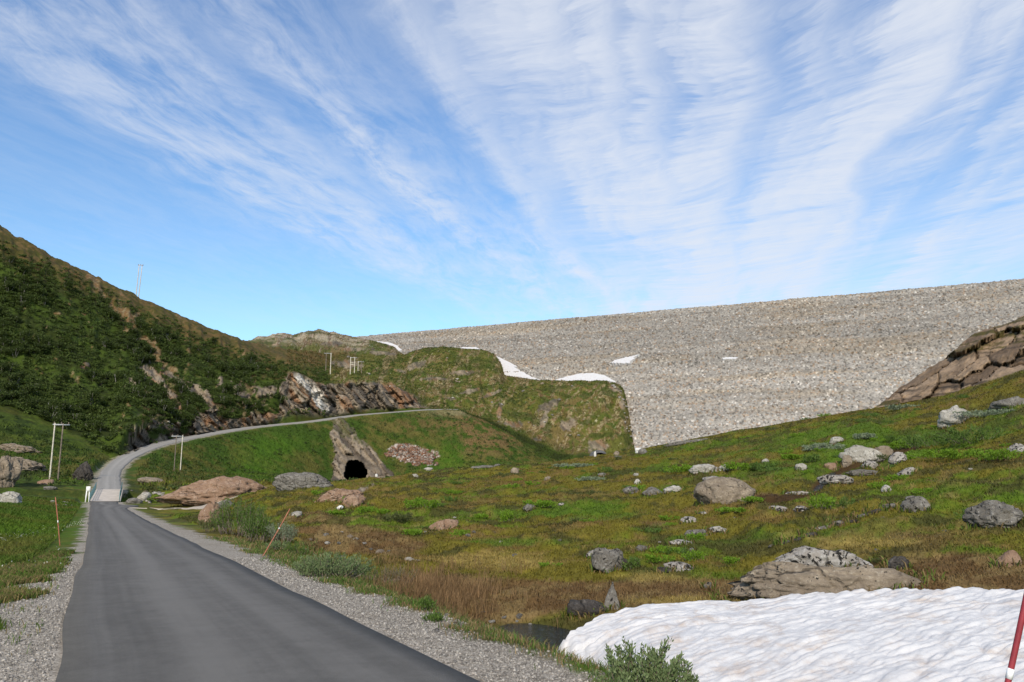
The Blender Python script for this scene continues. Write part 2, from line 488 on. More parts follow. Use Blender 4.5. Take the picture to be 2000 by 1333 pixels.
# snow
m, t, b = new_mat('old_snow')
p = geo_pos(t)
n1 = noise(t, p, 1.3, 6, 0.65, 0.4); n2 = noise(t, p, 30.0, 4, 0.7); n3 = noise(t, p, 6.0, 5, 0.7)
col = mixc(t, (n1 * 0.85 + n3 * 0.35).ss(0.56, 0.84), (0.575, 0.57, 0.575), (0.45, 0.375, 0.32))
col = mixc(t, n2.ss(0.58, 0.80, 0, 0.42), col, (0.30, 0.25, 0.21))
t.links.new(col, b.inputs['Base Color'])
b.inputs['Roughness'].default_value = 0.6; b.inputs['Specular IOR Level'].default_value = 0.25
bump(t, b, n2 * 0.5 + n3 * 0.8, 0.5, 0.03)
M['snow'] = m
# stream water
m, t, b = new_mat('stream_water')
p = geo_pos(t)
b.inputs['Base Color'].default_value = (0.012, 0.016, 0.02, 1)
b.inputs['Roughness'].default_value = 0.08; b.inputs['Specular IOR Level'].default_value = 0.5
bump(t, b, noise(t, p, 5.0, 5, 0.7, 0.8), 1.0, 0.22)
M['water'] = m

# ------------------------------------------------------------------ road path
RU = np.array([-0.446, 0.895]); RU = RU / np.linalg.norm(RU); RN = np.array([RU[1], -RU[0]])
W = 3.05
def uv(u, v): return RU * u + RN * v
def zroad(u): return np.interp(u, [-12, 0, 8, 20, 35, 60, 80, 100, 119.5], [.2, .19, .15, .08, -.045, -.16, -.16, -.10, 0.0])
def vroad(u): return np.interp(u, [-12, 8, 20, 35], [-.13, -.13, -.06, 0.0])
ctrl = [(*uv(u, W / 2 + float(vroad(u))), float(zroad(u))) for u in (-12, 0, 8, 20, 35, 60, 80, 100)]
ctrl.append((*uv(119.5, W / 2), 0.0))
for px, py, r in [(212.5, 957, 138), (214, 929.5, 167), (223, 914, 188), (252, 892, 206), (303, 871, 224), (372, 855, 244), (470, 838, 266),
                  (540, 830, 279), (610, 823, 291), (690, 812, 306), (760, 806, 316), (830, 801, 326), (890, 800, 342)]:
    ctrl.append(tuple(at_r(px, py, r)))
ctrl = np.array(ctrl)
def catmull(P, step=1.0):
    out = []
    for i in range(len(P) - 1):
        p0, p1, p2, p3 = P[max(i - 1, 0)], P[i], P[i + 1], P[min(i + 2, len(P) - 1)]
        n = max(2, int(np.linalg.norm(p2 - p1) / step))
        for k in range(n):
            t = k / n
            out.append(0.5 * ((2 * p1) + (-p0 + p2) * t + (2 * p0 - 5 * p1 + 4 * p2 - p3) * t * t + (-p0 + 3 * p1 - 3 * p2 + p3) * t ** 3))
    out.append(P[-1]); return np.array(out)
PATH = catmull(ctrl, 1.0)
PT = np.gradient(PATH[:, :2], axis=0); PT /= np.linalg.norm(PT, axis=1)[:, None]
PNR = np.stack([PT[:, 1], -PT[:, 0]], 1)          # right-hand normal
PS = np.concatenate([[0], np.cumsum(np.linalg.norm(np.diff(PATH[:, :2], axis=0), axis=1))])
US = np.dot(PATH[:, :2], RU)
i_b0 = int(np.argmin(np.abs(US[:200] - 120.5))); i_b1 = int(np.argmin(np.abs(PATH[:, 1] - 124) + (PATH[:, 0] > -20) * 999))
BANK = np.interp(PS, [PS[i_b1], PS[i_b1] + 60, PS[i_b1] + 95, PS[-1]], [0, 0.02, 0.10, 0.10])  # left/uphill side higher

# ------------------------------------------------------------------ terrain control curves  (px, py, r) seen from the photo's viewpoint; ('z', px, z, r)
C = []
C.append([('z', -500, 0, .05), ('z', 2500, 0, .05)])
C.append([('z', -500, -.45, 4), ('z', 0, -.3, 4), ('z', 600, -.1, 4), ('z', 1100, -.9, 4), ('z', 1400, -1.5, 4), ('z', 2500, -1.5, 4)])
C.append([('z', -500, -.7, 16), ('z', 0, -.55, 16), ('z', 200, -.3, 18), ('z', 500, -.5, 22), ('z', 800, -1.15, 18.5), ('z', 1000, -1.45, 16.8), ('z', 1200, -1.5, 15), ('z', 1500, -1.5, 14), ('z', 2500, -1.5, 14)])
C.append([(-500, 1020, 40), (0, 1025, 38), (200, 1030, 40), (350, 1028, 42), (500, 1060, 35), (620, 1075, 32), (800, 1122, 25.5), (1000, 1160, 22), (1100, 1178, 20.5), (1200, 1170, 20.5), (1450, 1150, 21), (1600, 1140, 20.5), (2000, 1128, 20), (2500, 1110, 19.5)])
C.append([(-500, 985, 80), (0, 990, 75), (100, 992, 80), (200, 995, 85), (300, 1007, 70), (405, 1009, 60), (500, 1015, 52), (620, 1012, 48), (800, 1030, 42), (1000, 1045, 37), (1200, 1045, 34), (1400, 1045, 32), (1700, 1055, 27), (2000, 1045, 26), (2500, 1030, 25)])
C.append([(-500, 970, 108), (0, 973, 105), (200, 983, 112), (300, 1000, 86), (360, 998.5, 84), (405, 995, 84), (440, 985, 82), (520, 968, 75), (620, 967, 72), (800, 958, 72), (1000, 955, 68), (1200, 945, 64), (1400, 945, 56), (1700, 925, 51), (2000, 905, 45), (2500, 880, 45)])
C.append([(-500, 955, 138), (0, 955, 138), (150, 962, 134), (200, 968, 130), (300, 986, 118), (400, 977, 113), (540, 953, 102), (620, 946, 96), (740, 936.5, 98), (900, 915.5, 102), (1080, 904.5, 108), (1240, 881, 115), (1400, 850, 112), (1550, 825, 110), (1700, 801, 108), (1850, 773, 107), (2000, 725, 103), (2500, 600, 100)])
crest_z = lambda r, z: (r, z)
C.append([(-500, 920, 168), (0, 920, 164), (100, 927, 164), (170, 938, 160), (220, 946, 158), (260, 945, 155), (300, 945, 150), (400, 950, 146), (500, 947, 140), ('z', 600, 1.2, 140), ('z', 740, 1.5, 130), ('z', 1080, 3.5, 135), ('z', 1400, 6, 130), ('z', 1680, 10, 118), (1715, 799, 113), (1760, 755, 121), (1820, 715, 125), (1900, 661, 128), (1960, 638, 130), (1985, 625, 130), (2100, 590, 134), (2500, 500, 140)])
C.append([(-500, 880, 196), (0, 885, 192), (100, 893, 192), (190, 905, 186), (230, 914, 182), (260, 915, 184), (350, 921, 200), (450, 926, 220), (560, 930, 240), (640, 945, 255), (720, 945, 262), (900, 938, 272), (1000, 930, 278), (1090, 918, 285), ('z', 1240, 6, 290), ('z', 1500, 5, 250), ('z', 1700, 10, 180), ('z', 2500, 12, 180)])
C.append([(-500, 800, 225), (0, 822, 217), (100, 850, 212), (180, 883, 203), (215, 898, 199), (252, 893, 203.5), (303, 872, 221.5), (372, 856, 241.5), (470, 839, 263.5), (540, 831, 276.5), (610, 824, 288.5), (690, 813, 303.5), (760, 806.5, 313.5), (830, 801, 323.5), (870, 800, 330), (900, 804, 331), (940, 818, 329), (1000, 852, 323), (1040, 880, 319), (1090, 903, 314), ('z', 1240, 8, 312), ('z', 1500, 4, 300), ('z', 2500, 4, 300)])
C.append([(-500, 770, 240), (0, 800, 228), (100, 835, 222), (180, 876, 208), (215, 893, 206), (252, 891, 209), (303, 869.5, 227), (372, 853.5, 247), (470, 836, 269), (540, 828, 282), (610, 821, 294), (690, 810.5, 309), (760, 805, 319), (830, 800, 329), (870, 801, 336), (900, 809, 338), (940, 822, 336), (1000, 856, 332), (1040, 884, 330), (1090, 906, 326), ('z', 1240, 9, 325), ('z', 1500, 4, 310), ('z', 2500, 4, 310)])
C.append([(-500, 690, 272), (0, 740, 260), (100, 780, 248), (150, 815, 236), (190, 858, 216), (215, 868, 213), (250, 838, 214), (300, 818, 232), (350, 808, 253), (400, 800, 262), (470, 790, 276), (540, 768, 289), (566, 730, 301), (590, 735, 303), (620, 748, 305), (650, 753, 309), (700, 749, 317), (760, 753, 328), (800, 770, 336), (829, 797, 340), (850, 799, 345), (900, 806, 352), (940, 818, 352), (1000, 840, 350), (1100, 885, 342), (1230, 895, 345), ('z', 1250, 9, 338), ('z', 1500, 4, 330), ('z', 2500, 4, 330)])
C.append([(-500, 560, 315), (0, 600, 303), (100, 640, 300), (200, 690, 298), (300, 715, 300), (400, 725, 312), (500, 712, 335), (560, 700, 352), (645, 731, 402), (700, 731, 408), (760, 738, 412), (830, 747, 412), (900, 752, 406), (1000, 785, 385), (1100, 795, 378), (1190, 805, 375), (1218, 822, 372), (1236, 875, 366), ('z', 1252, 8, 360), ('z', 1500, 4, 345), ('z', 2500, 4, 345)])
C.append([(-500, 250, 365), (0, 449, 348), (50, 474, 352), (100, 500, 357), (200, 546, 372), (270, 581, 383), (330, 607, 392), (400, 640, 402), (450, 658, 412), (500, 678, 422), (560, 698, 435), (600, 706, 445), (645, 712, 462), (700, 709, 478), (760, 698, 492), (800, 692, None), (830, 682, None), (860, 681, None), (900, 683, None), (940, 685, None), (965, 694, None), (980, 712, None), (984, 732, None), (1050, 743, None), (1120, 745, None), (1185, 744.5, None), (1200, 748, None), (1212, 754, None), (1219, 763, None), (1222, 776, None), (1226, 786, None), (1225, 800, None), (1230, 815, None), (1229, 832, None), (1234, 846, None), (1236, 862, None), (1241, 881, None), ('z', 1255, 8, 366), ('z', 1500, 4, 350), ('z', 2500, 4, 350)])
C.append([('z', -500, 170, 440), ('z', 0, 104, 420), ('z', 270, 88, 450), ('z', 450, 72, 480), (485, 676, 540), (510, 663, 560), (560, 656, 578), (620, 651, 590), (660, 653, 594), (690, 660, None), (735, 669, None), (770, 679, None), ('z', 800, 85, 560), ('z', 950, 80, 530), ('z', 1200, 50, 480), ('z', 1255, 8, 420), ('z', 2500, 4, 400)])
C.append([('z', -500, 150, 800), ('z', 0, 60, 800), ('z', 450, 50, 800), ('z', 620, 80, 800), ('z', 800, 20, 800), ('z', 2500, 0, 800)])
C.append([('z', -500, 0, 4000), ('z', 2500, 0, 4000)])
ROWS = [8, 120, 95, 85, 75, 60, 70, 50, 100, 10, 100, 75, 140, 45, 8, 6]
NC = len(C)
AZ = np.radians(np.concatenate([np.arange(-180, -48, 6.0), np.arange(-48, -36, 0.3), np.arange(-36, 36, 0.062), np.arange(36, 48, 0.3), np.arange(48, 180.1, 6.0)]))
NA = len(AZ)
KR, KZ = np.zeros((NC, NA)), np.zeros((NC, NA))
for k, L in enumerate(C):
    a, r, z = [], [], []
    for e in L:
        if e[0] == 'z':
            a.append(math.atan((e[1] - 1000) / (F / CT))); r.append(e[3]); z.append(e[2])
        else:
            p = on_dam(e[0], e[1]) if e[2] is None else at_r(*e)
            a.append(math.atan2(p[0], p[1])); r.append(math.hypot(p[0], p[1])); z.append(p[2])
    o = np.argsort(a); a, r, z = np.array(a)[o], np.array(r)[o], np.array(z)[o]
    KR[k], KZ[k] = np.interp(AZ, a, r), np.interp(AZ, a, z)
fl = sst(np.abs(np.degrees(AZ)), 110, 50)         # flatten behind the camera
for k in range(3, NC): KZ[k] = KZ[k] * fl
def smooth_cols(A, n):
    ker = np.hanning(n + 2)[1:-1]; ker /= ker.sum()
    return np.convolve(np.pad(A, n // 2, mode='edge'), ker, 'valid')
for k in range(NC):
    n = 9 if k < 13 else 5
    KR[k], KZ[k] = smooth_cols(KR[k], n), smooth_cols(KZ[k], n)
for k in range(1, NC): KR[k] = np.maximum(KR[k], KR[k - 1] + 0.6)
h = np.diff(KR, axis=0); dl = np.diff(KZ, axis=0) / h
Dm = np.zeros_like(KZ)
for k in range(1, NC - 1):
    a, b_ = dl[k - 1], dl[k]
    w1, w2 = 2 * h[k] + h[k - 1], h[k] + 2 * h[k - 1]
    ok = a * b_ > 0
    with np.errstate(divide='ignore', invalid='ignore'):
        Dm[k] = np.where(ok, (w1 + w2) / (w1 / a + w2 / b_), 0)
SHARP = {6: .5, 9: 0.6, 10: 0.7, 11: 0.8, 13: .3, 14: .5}
GR, GZ, GK = [], [], []
for k in range(NC - 1):
    n = ROWS[k]
    for i in range(n):
        tt = i / n
        if k == 0: rr = KR[0] + (KR[1] - KR[0]) * tt
        else: rr = KR[k] * (KR[k + 1] / KR[k]) ** tt
        t = (rr - KR[k]) / h[k]
        hz = ((1 + 2 * t) * (1 - t) ** 2 * KZ[k] + t * (1 - t) ** 2 * h[k] * Dm[k] + t * t * (3 - 2 * t) * KZ[k + 1] + t * t * (t - 1) * h[k] * Dm[k + 1])
        lz = KZ[k] + (KZ[k + 1] - KZ[k]) * t
        s = SHARP.get(k, 0.35); s2_ = SHARP.get(k + 1, 0.35); ss_ = s + (s2_ - s) * t
        GR.append(rr); GZ.append(hz * (1 - ss_) + lz * ss_); GK.append(np.full(NA, k + t))
GR.append(KR[-1]); GZ.append(KZ[-1]); GK.append(np.full(NA, NC - 1.0))
GR, GZ, GK = np.array(GR), np.array(GZ), np.array(GK)
NR = len(GR)
GX, GY = GR * np.sin(AZ)[None], GR * np.cos(AZ)[None]
PX, PY = project(GX, GY, GZ)
U_ = GX * RU[0] + GY * RU[1]; V_ = GX * RN[0] + GY * RN[1]

# distance to the road path
def road_dist(x, y, idx):
    best = np.full(x.shape, 1e9); sd_ = np.zeros(x.shape); bi = np.zeros(x.shape, dtype=int)
    for i in idx:
        dxx, dyy = x - PATH[i, 0], y - PATH[i, 1]
        d = dxx * dxx + dyy * dyy
        m_ = d < best
        best = np.where(m_, d, best); bi = np.where(m_, i, bi)
    ddx, ddy = x - PATH[bi, 0], y - PATH[bi, 1]
    return ddx * PNR[bi, 0] + ddy * PNR[bi, 1], ddx * PT[bi, 0] + ddy * PT[bi, 1], bi

RW = np.zeros_like(GZ)          # weight of road bed
flat = (np.abs(PX - 500) < 900) & (GR > 95) & (GR < 360)
ii = np.where(flat)
far_idx = np.arange(i_b0 - 25, len(PATH))
lat, lon, bi = road_dist(GX[ii], GY[ii], far_idx)
zr = PATH[bi, 2] - BANK[bi] * lat - 0.05
w = 1 - sst(np.abs(lat), 2.5, np.where(lat < 0, 3.4, 5.0))
w = w * (np.abs(lon) < 3)
inb = (bi > i_b0 + 1) & (bi < i_b1 - 1)
w = np.where(inb, 0, w)
GZ[ii] = GZ[ii] * (1 - w) + zr * w
RW[ii] = w
# near straight part (analytic)
lat2 = V_ - W / 2 - vroad(U_)
near = (U_ > -20) & (U_ < 112)
zb = np.where(lat2 > 0, -0.06 * sst(lat2, 1.6, 3.4), -0.10 * sst(-lat2, 1.6, 4.0)) + 0.015 * (fbm2(GX / .5, GY / .5, 3, 99) - .5)
wn = np.where(lat2 > 0, 1 - sst(lat2, 2.8, 4.5), 1 - sst(-lat2, 2.6, 6.5)) * near
zb = zb + zroad(U_) - 0.03 - 0.05 * (1 - sst(np.abs(lat2), 1.15, 1.5))
wn = wn * sst(U_, 112, 104)
GZ = GZ * (1 - wn) + zb * wn
RW = np.maximum(RW, wn * (np.abs(lat2) < 3.4))
# beck under the bridge
bu = 0.5 * (US[i_b0] + US[i_b1])
gul = (1 - sst(np.abs(U_ - bu + 0.12 * V_), 4.0, 8.5)) * (1 - sst(np.abs(V_ - 1.5), 12, 26))
GZ = GZ - 2.4 * gul
# stream hollow on the right meadow (photo 1500..1680, 890..970)
def pline_d(px, py, pts):
    best = np.full(px.shape, 1e9)
    for (x0, y0), (x1, y1) in zip(pts[:-1], pts[1:]):
        vx, vy = x1 - x0, y1 - y0; tt = np.clip(((px - x0) * vx + (py - y0) * vy) / (vx * vx + vy * vy), 0, 1)
        best = np.minimum(best, np.hypot(px - x0 - tt * vx, (py - y0 - tt * vy)))
    return best
front = GK < 6.02
BECK = [(1480, 972), (1530, 966), (1585, 957), (1605, 940), (1630, 918), (1650, 905), (1700, 893), (1780, 868)]
bk = np.exp(-(pline_d(PX, PY, BECK) / 13.0) ** 2) * front * (PX > 1300)
GZ = GZ - 0.55 * bk

tipm = np.exp(-(((PX - 1040) / 82) ** 2 + ((PY - 1234) / 27) ** 2) ** 2) * front * (GR < 30)
GZ = GZ * (1 - tipm) + np.minimum(GZ, -1.75) * tipm
# relief noise
veg_n = fbm2(GX / 7, GY / 7, 4, 11) - 0.5
ampN = np.where(GK < 6.5, 0.5 * sst(GR, 14, 50) + 0.10, np.where(GK < 8, 0.8, np.where(GK < 11, 0.7 + 1.1 * sst(PX, 690, 760) * sst(GK, 7.6, 8.2), 3.0)))
mid_n = fbm2(GX / 1.6, GY / 1.6, 4, 23) - 0.5
fin_n = fbm2(GX / 0.45, GY / 0.45, 3, 31) - 0.5
hil_n = fbm2(GX / 22, GY / 22, 4, 41) - 0.5
mask_n = (1 - np.clip(RW * 1.0, 0, 1))
snowy = sst(PY, 1130, 1170) * (PX > 1050) * (GR < 24)
amp_d = 1 - 0.85 * np.maximum(sst(GK, 13.4, 13.7), np.exp(-((GK - 13) / 0.2) ** 2)) * sst(PX, 640, 690)
amp_e = 1 - 0.8 * np.exp(-((GK - 6) / 0.12) ** 2)        # keep the meadow skyline where it is
tus = np.maximum(0, fbm2(GX / 1.5, GY / 1.5, 4, 27, .55) - 0.44)
rid = 1 - np.abs(2 * fbm2(AZ[None] * 55 + GR * 0.004, GZ / 60, 4, 45) - 1)  # gullies
dz_ = ampN * veg_n * 0.9 + 0.95 * tus * (GK < 7) * sst(GR, 14, 30) * (PX > 500) + np.where(GK < 7, 0.22, 0.9) * mid_n * sst(GR, 6, 25) + np.where(GK < 7, 0.09, 0.12) * fin_n * sst(GR, 3, 15)
hillm = sst(GK, 10.6, 11.5) * sst(GR, 200, 240) * sst(14.9, 13.2, 12.0) if False else sst(GK, 10.6, 11.5)
dz_ = dz_ + hillm * (hil_n * 3.4 + (rid - 0.6) * 3.5 * sst(GK, 11.0, 11.6)) * np.exp(-((GK - 13) / 0.5) ** 2 * 0) * (1 - np.exp(-((GK - 13) / 0.25) ** 2) * 0.8)
GZ = GZ + dz_ * mask_n * amp_e * amp_d * (GR < 700) * (1 - snowy * 0.8)

# ------------------------------------------------------------------ rock masks
PX, PY = project(GX, GY, GZ)
def blob(x, y, sx, sy, rot=0.0):
    c, s = math.cos(R(rot)), math.sin(R(rot))
    a = (PX - x) * c + (PY - y) * s; b_ = -(PX - x) * s + (PY - y) * c
    return np.exp(-((a / sx) ** 2 + (b_ / sy) ** 2))
wx = (fbm2(PX / 26, PY / 26, 4, 5) - 0.5); wy = (fbm2(PX / 26, PY / 26, 4, 6) - 0.5)
rough = fbm2(PX / 9, PY / 9, 4, 8) - 0.5
CRAG = sst(GK, 6.0, 6.06) * sst(GK, 7.6, 7.2) * sst(PX, 1706, 1722)
CUT = sst(GK, 10.1, 10.25) * sst(GK + wx * 0.35, 11.16, 10.98) * sst(PX, 236, 262) * sst(PX, 846, 826)
keep = 1 - sst(blob(420, 772, 26, 22) + blob(450, 812, 28, 9) + blob(300, 850, 14, 12) + blob(510, 800, 22, 12) + blob(360, 838, 12, 14), 0.35, 0.7) * (PX < 560)
CUT = CUT * keep * np.where(PX < 545, sst(fbm2(PX / 30, PY / 18, 4, 9) + (PY - np.interp(PX, [236, 300, 400, 470, 545], [850, 835, 822, 808, 795])) * 0.012, 0.40, 0.52), 1)
SLAB = np.maximum.reduce([sst(blob(*q) + rough * 0.9, 0.42, 0.62) for q in
        [(345, 745, 9, 46, -52), (300, 735, 12, 34, -50), (395, 775, 14, 44, -40), (340, 790, 12, 40, -35), (470, 770, 14, 34, -30), (520, 765, 26, 12, 0), (430, 745, 8, 12, 0), (255, 745, 20, 9, 0), (165, 715, 14, 7, 0)]]) * (GK > 10.2) * (GK < 12.6)
nsc = fbm2(PX / 16, PY / 22, 3, 19)
SCAR = sst(np.exp(-(pline_d(PX + wx * 26, PY + wy * 26, [(175, 545), (215, 590), (262, 640), (305, 695), (345, 735)]) / 12.0) ** 2) * .9 + rough * 1.5 + (nsc - .5) * 1.1, 0.42, 0.70) * (GK > 11) * (GK < 13.02)
SPUR = np.exp(-(np.maximum(0, np.abs(PX + wx * 22 + rough * 8 - (655 + (PY - 820) * 0.47) - 4) - (9 + (PY - 820) * 0.43)) / 5.0) ** 2) * (PY > 812) * (GK > 7.9) * (GK < 9.05) * (PX > 600) * (PX < 800)
SPUR = sst(SPUR + rough * 0.5, 0.35, 0.6)
KROCK = np.maximum.reduce([sst(blob(*q) + rough * 1.1, 0.42, 0.66) for q in
        [(975, 805, 5, 22, 8), (1065, 815, 6, 30, 22), (1000, 830, 20, 8, 0), (1075, 790, 26, 10, -20), (905, 728, 22, 6, 0), (1040, 870, 40, 14, 10), (1110, 830, 18, 14, 0), (920, 765, 22, 5, -15), (1168, 872, 22, 16, 0),
         (675, 712, 34, 8, 5), (810, 715, 26, 8, -15), (740, 690, 40, 4, 5), (690, 683, 50, 4, 0), (650, 672, 30, 5, 0), (1215, 790, 8, 14, 0), (1200, 760, 20, 6, 30), (850, 742, 30, 4, 0), (960, 770, 30, 4, -20), (880, 780, 16, 4, 0), (780, 725, 18, 4, 10)]]) * (GK > 11) * (PX > 600)
TALUS = sst(blob(806, 886, 52, 19, 10) + rough * 0.8, 0.40, 0.55) * (GK > 7.9) * (GK < 9.05)
# meadow rims of bedrock
LEDGE = np.maximum.reduce([sst(blob(*q) + rough * 0.8, 0.42, 0.62) for q in [(655, 968, 30, 9, -8), (700, 962, 40, 6, -25), (680, 985, 12, 14, 50)]]) * front
ROCKM = np.clip(np.maximum.reduce([CUT, SLAB * 0.9, SPUR, CRAG, KROCK * 0.8, LEDGE]), 0, 1)

# push rock out of the slope: strata
def strata(x, y, z, ang, sc1, seed):
    a = R(ang)
    q = x * math.cos(a) + z * math.sin(a); q2 = -x * math.sin(a) + z * math.cos(a)
    n = fbm3(q / sc1, y / (sc1 * 2), q2 / (sc1 * 4.5), 5, seed, 0.55)
    rd = 1 - np.abs(2 * n - 1)
    return n, rd
cx_ = GR * 0 + GX
stn, strd = strata(GX * 0.97 + GY * 0.2, GY, GZ, 40, 2.6, 77)
blk = fbm3(GX / 3.5, GY / 3.5, GZ / 3.0, 3, 91)
push = (CUT * ((stn - 0.5) * 4.5 + (blk - 0.5) * 4.0) + SPUR * ((stn - 0.5) * 3.2 + (blk - .5) * 2.0 + 0.8) + SLAB * ((stn - 0.5) * 4.0 + 0.8) + KROCK * ((stn - 0.5) * 3.0))
stn2, strd2 = strata(GX, GY, GZ, 145, 1.1, 177)
q_s, q_n = PX * 0.86 - PY * 0.5 + wx * 26, PX * 0.5 + PY * 0.86 + wy * 14
wc, we = worley(q_s / 95, q_n / 21, 5000)
wc2, we2 = worley(q_s / 30, q_n / 9, 5100)
push = push + CRAG * ((wc[0] - 0.5) * 4.2 + (wc2[0] - .5) * 0.5 - 1.0 * sst(we, 0.08, 0.0) + (stn2 - .5) * 0.8)
p_s, p_n = PX * 0.62 + PY * 0.78 + wx * 12, PX * 0.78 - PY * 0.62 + wy * 9
vc, ve = worley(p_s / 34, p_n / 9, 5200)
vc2, ve2 = worley(p_s / 11, p_n / 4.2, 5300)
fr_ = np.clip(CUT + SPUR * 0.7 + SLAB * .8, 0, 1)
push = push + fr_ * ((vc[0] - 0.5) * 4.2 + (vc2[0] - .5) * 1.5 - 1.2 * sst(ve, 0.16, 0.0))
bc, be = worley(PX / 26 + wx * 2, PY / 30 + wy * 2, 5400)
push = push + CUT * (bc[0] - .5) * 4.0
KN = sst(GK, 11.0, 11.4) * sst(GK, 12.95, 12.7) * sst(PX, 800, 860) * sst(PX, 1225, 1200)
push = push + KN * ((fbm2(AZ[None] * 430 / 15, GZ / 11, 4, 811) - .5) * 11 + (np.abs(fbm2(AZ[None] * 430 / 7 + GZ / 14, GZ / 20, 4, 812) - .5) * -6 + 1))
EM = sst(GK, 8.1, 8.5) * sst(GK, 9.0, 8.8) * sst(PX, 740, 800)
push = push + EM * (fbm2(AZ[None] * 300 / 6, GZ / 4, 4, 813) - .5) * 3.5
edge_keep = 1 - np.exp(-((GK - 7) / 0.10) ** 2) * 0.6 * (PX > 1700)
push = push * edge_keep
GX = GX - np.sin(AZ)[None] * push; GY = GY - np.cos(AZ)[None] * push
GZ = GZ + ROWS[0] * 0 + (SLAB * 0.5 + KROCK * 0.5 + LEDGE * 0.12) * (stn - 0.3) + LEDGE * 0.05

# ------------------------------------------------------------------ albedo
def L3(a, b_, t): return a + (b_ - a) * t[..., None]
def C3(*c): return np.array(c)
nA = fbm2(GX / 9 + 5, GY / 9, 5, 51, 0.6); nB = fbm2(GX / 2.6, GY / 2.6, 5, 52, 0.6); nC = fbm2(GX / .7, GY / .7, 4, 53, 0.6)
mix1 = np.clip(nA * 0.55 + nB * 0.45, 0, 1)
col = np.zeros(GX.shape + (3,)) + C3(0.138, 0.118, 0.022)
col = L3(col, C3(0.090, 0.132, 0.015), sst(mix1, 0.46, 0.58))
col = L3(col, C3(0.165, 0.105, 0.050), sst(nB * 0.65 + nC * 0.35 + (0.5 - nA) * 0.3, 0.53, 0.62) * 0.72)
col = L3(col, C3(0.215, 0.165, 0.075), sst(nC * 0.6 + nA * 0.4, 0.60, 0.74) * 0.7)
col = L3(col, C3(0.060, 0.056, 0.022), sst(fbm2(GX / 1.9, GY / 1.9, 4, 57, .6) + (nA - .5) * .4, 0.53, 0.61) * 0.85)
brown = blob(660, 1055, 120, 30) + blob(860, 1150, 170, 35) + blob(1150, 1160, 330, 32) * 1.0 + blob(1900, 1110, 230, 32) + blob(760, 1070, 120, 25) + blob(1280, 1022, 70, 9) + blob(1480, 968, 60, 10) + blob(600, 1000, 60, 22) * .6 + blob(1800, 1050, 130, 22) * .5 + blob(1340, 1000, 60, 8) * .8 + blob(950, 1190, 140, 40) + blob(1850, 1148, 420, 20) + blob(1300, 1160, 200, 16)
brown = np.clip(brown, 0, 1) * front
col = L3(col, L3(np.zeros_like(col) + C3(0.125, 0.076, 0.042), C3(0.185, 0.128, 0.072), sst(nC, 0.45, 0.62)), sst(brown * 0.85 + (mix1 - 0.5) * 1.6, 0.38, 0.72))
strawm = np.clip(blob(980, 1095, 170, 22) + blob(1250, 1130, 150, 16) + blob(1660, 1060, 120, 14) + blob(1880, 945, 60, 14) * .6 + blob(1350, 1175, 200, 12), 0, 1) * front
col = L3(col, C3(0.27, 0.205, 0.08), sst(strawm * 0.8 + (nB - .5) * 1.1, 0.35, 0.8) * 0.75)
grn = np.clip(blob(1400, 1040, 230, 26) + blob(1150, 1000, 220, 20) + blob(1750, 860, 260, 50) * .8 + blob(1500, 900, 200, 30) * .6 + blob(1000, 1060, 160, 14) + blob(1950, 990, 120, 40) * .5, 0, 1) * front
col = L3(col, C3(0.075, 0.135, 0.014), sst(grn * 0.7 + (nB - 0.5) * 1.2 + (nA - .5), 0.32, 0.75) * 0.8)
peat = sst(bk + (nC - .5) * .5, 0.35, 0.7)
col = L3(col, C3(0.06, 0.035, 0.018), peat)
# left field + around bridge
leftm = sst(PX, 330, 230) * (GK < 8.6)
lf = L3(np.zeros_like(col) + C3(0.062, 0.105, 0.016), C3(0.105, 0.10, 0.028), sst(nB * .6 + nA * .4, 0.46, 0.6))
lf = L3(lf, C3(0.034, 0.048, 0.013), sst(nA + (nC - .5) * .3, 0.42, 0.58) * sst(PY, 985, 965))
lf = L3(lf, C3(0.07, 0.135, 0.012), np.clip(blob(40, 1040, 120, 26), 0, 1) * 0.8)
col = L3(col, lf, leftm)
# lower grass slope, fill slope
fill = sst(GK, 7.0, 7.4) * np.where(PX < 215, sst(GK, 10.2, 9.8), sst(GK, 9.3, 9.0))
fc = L3(np.zeros_like(col) + C3(0.042, 0.074, 0.013), C3(0.095, 0.092, 0.028), sst(nA * .5 + nB * .5, 0.45, 0.6))
fc = L3(fc, C3(0.06, 0.125, 0.012), np.clip(blob(500, 915, 60, 40) + blob(540, 870, 60, 20) + blob(880, 900, 40, 30), 0, 1) * 0.7)
fc = L3(fc, C3(0.15, 0.10, 0.055), np.clip(blob(955, 845, 75, 26, 28) * 1.2 + blob(930, 870, 40, 24) + blob(840, 830, 90, 16) * .7 + blob(330, 935, 60, 16) * .4, 0, 1) * sst(nB + nC * .5, 0.62, 0.85))
fc = L3(fc, L3(np.zeros_like(col) + C3(0.026, 0.042, 0.010), C3(0.05, 0.075, 0.014), sst(nB, .45, .6)), sst(PX, 215, 150) * sst(GK, 8.0, 8.8))
fc = L3(fc, C3(0.20, 0.17, 0.12), np.clip(blob(900, 806, 60, 7), 0, 1))
col = L3(col, fc, fill)
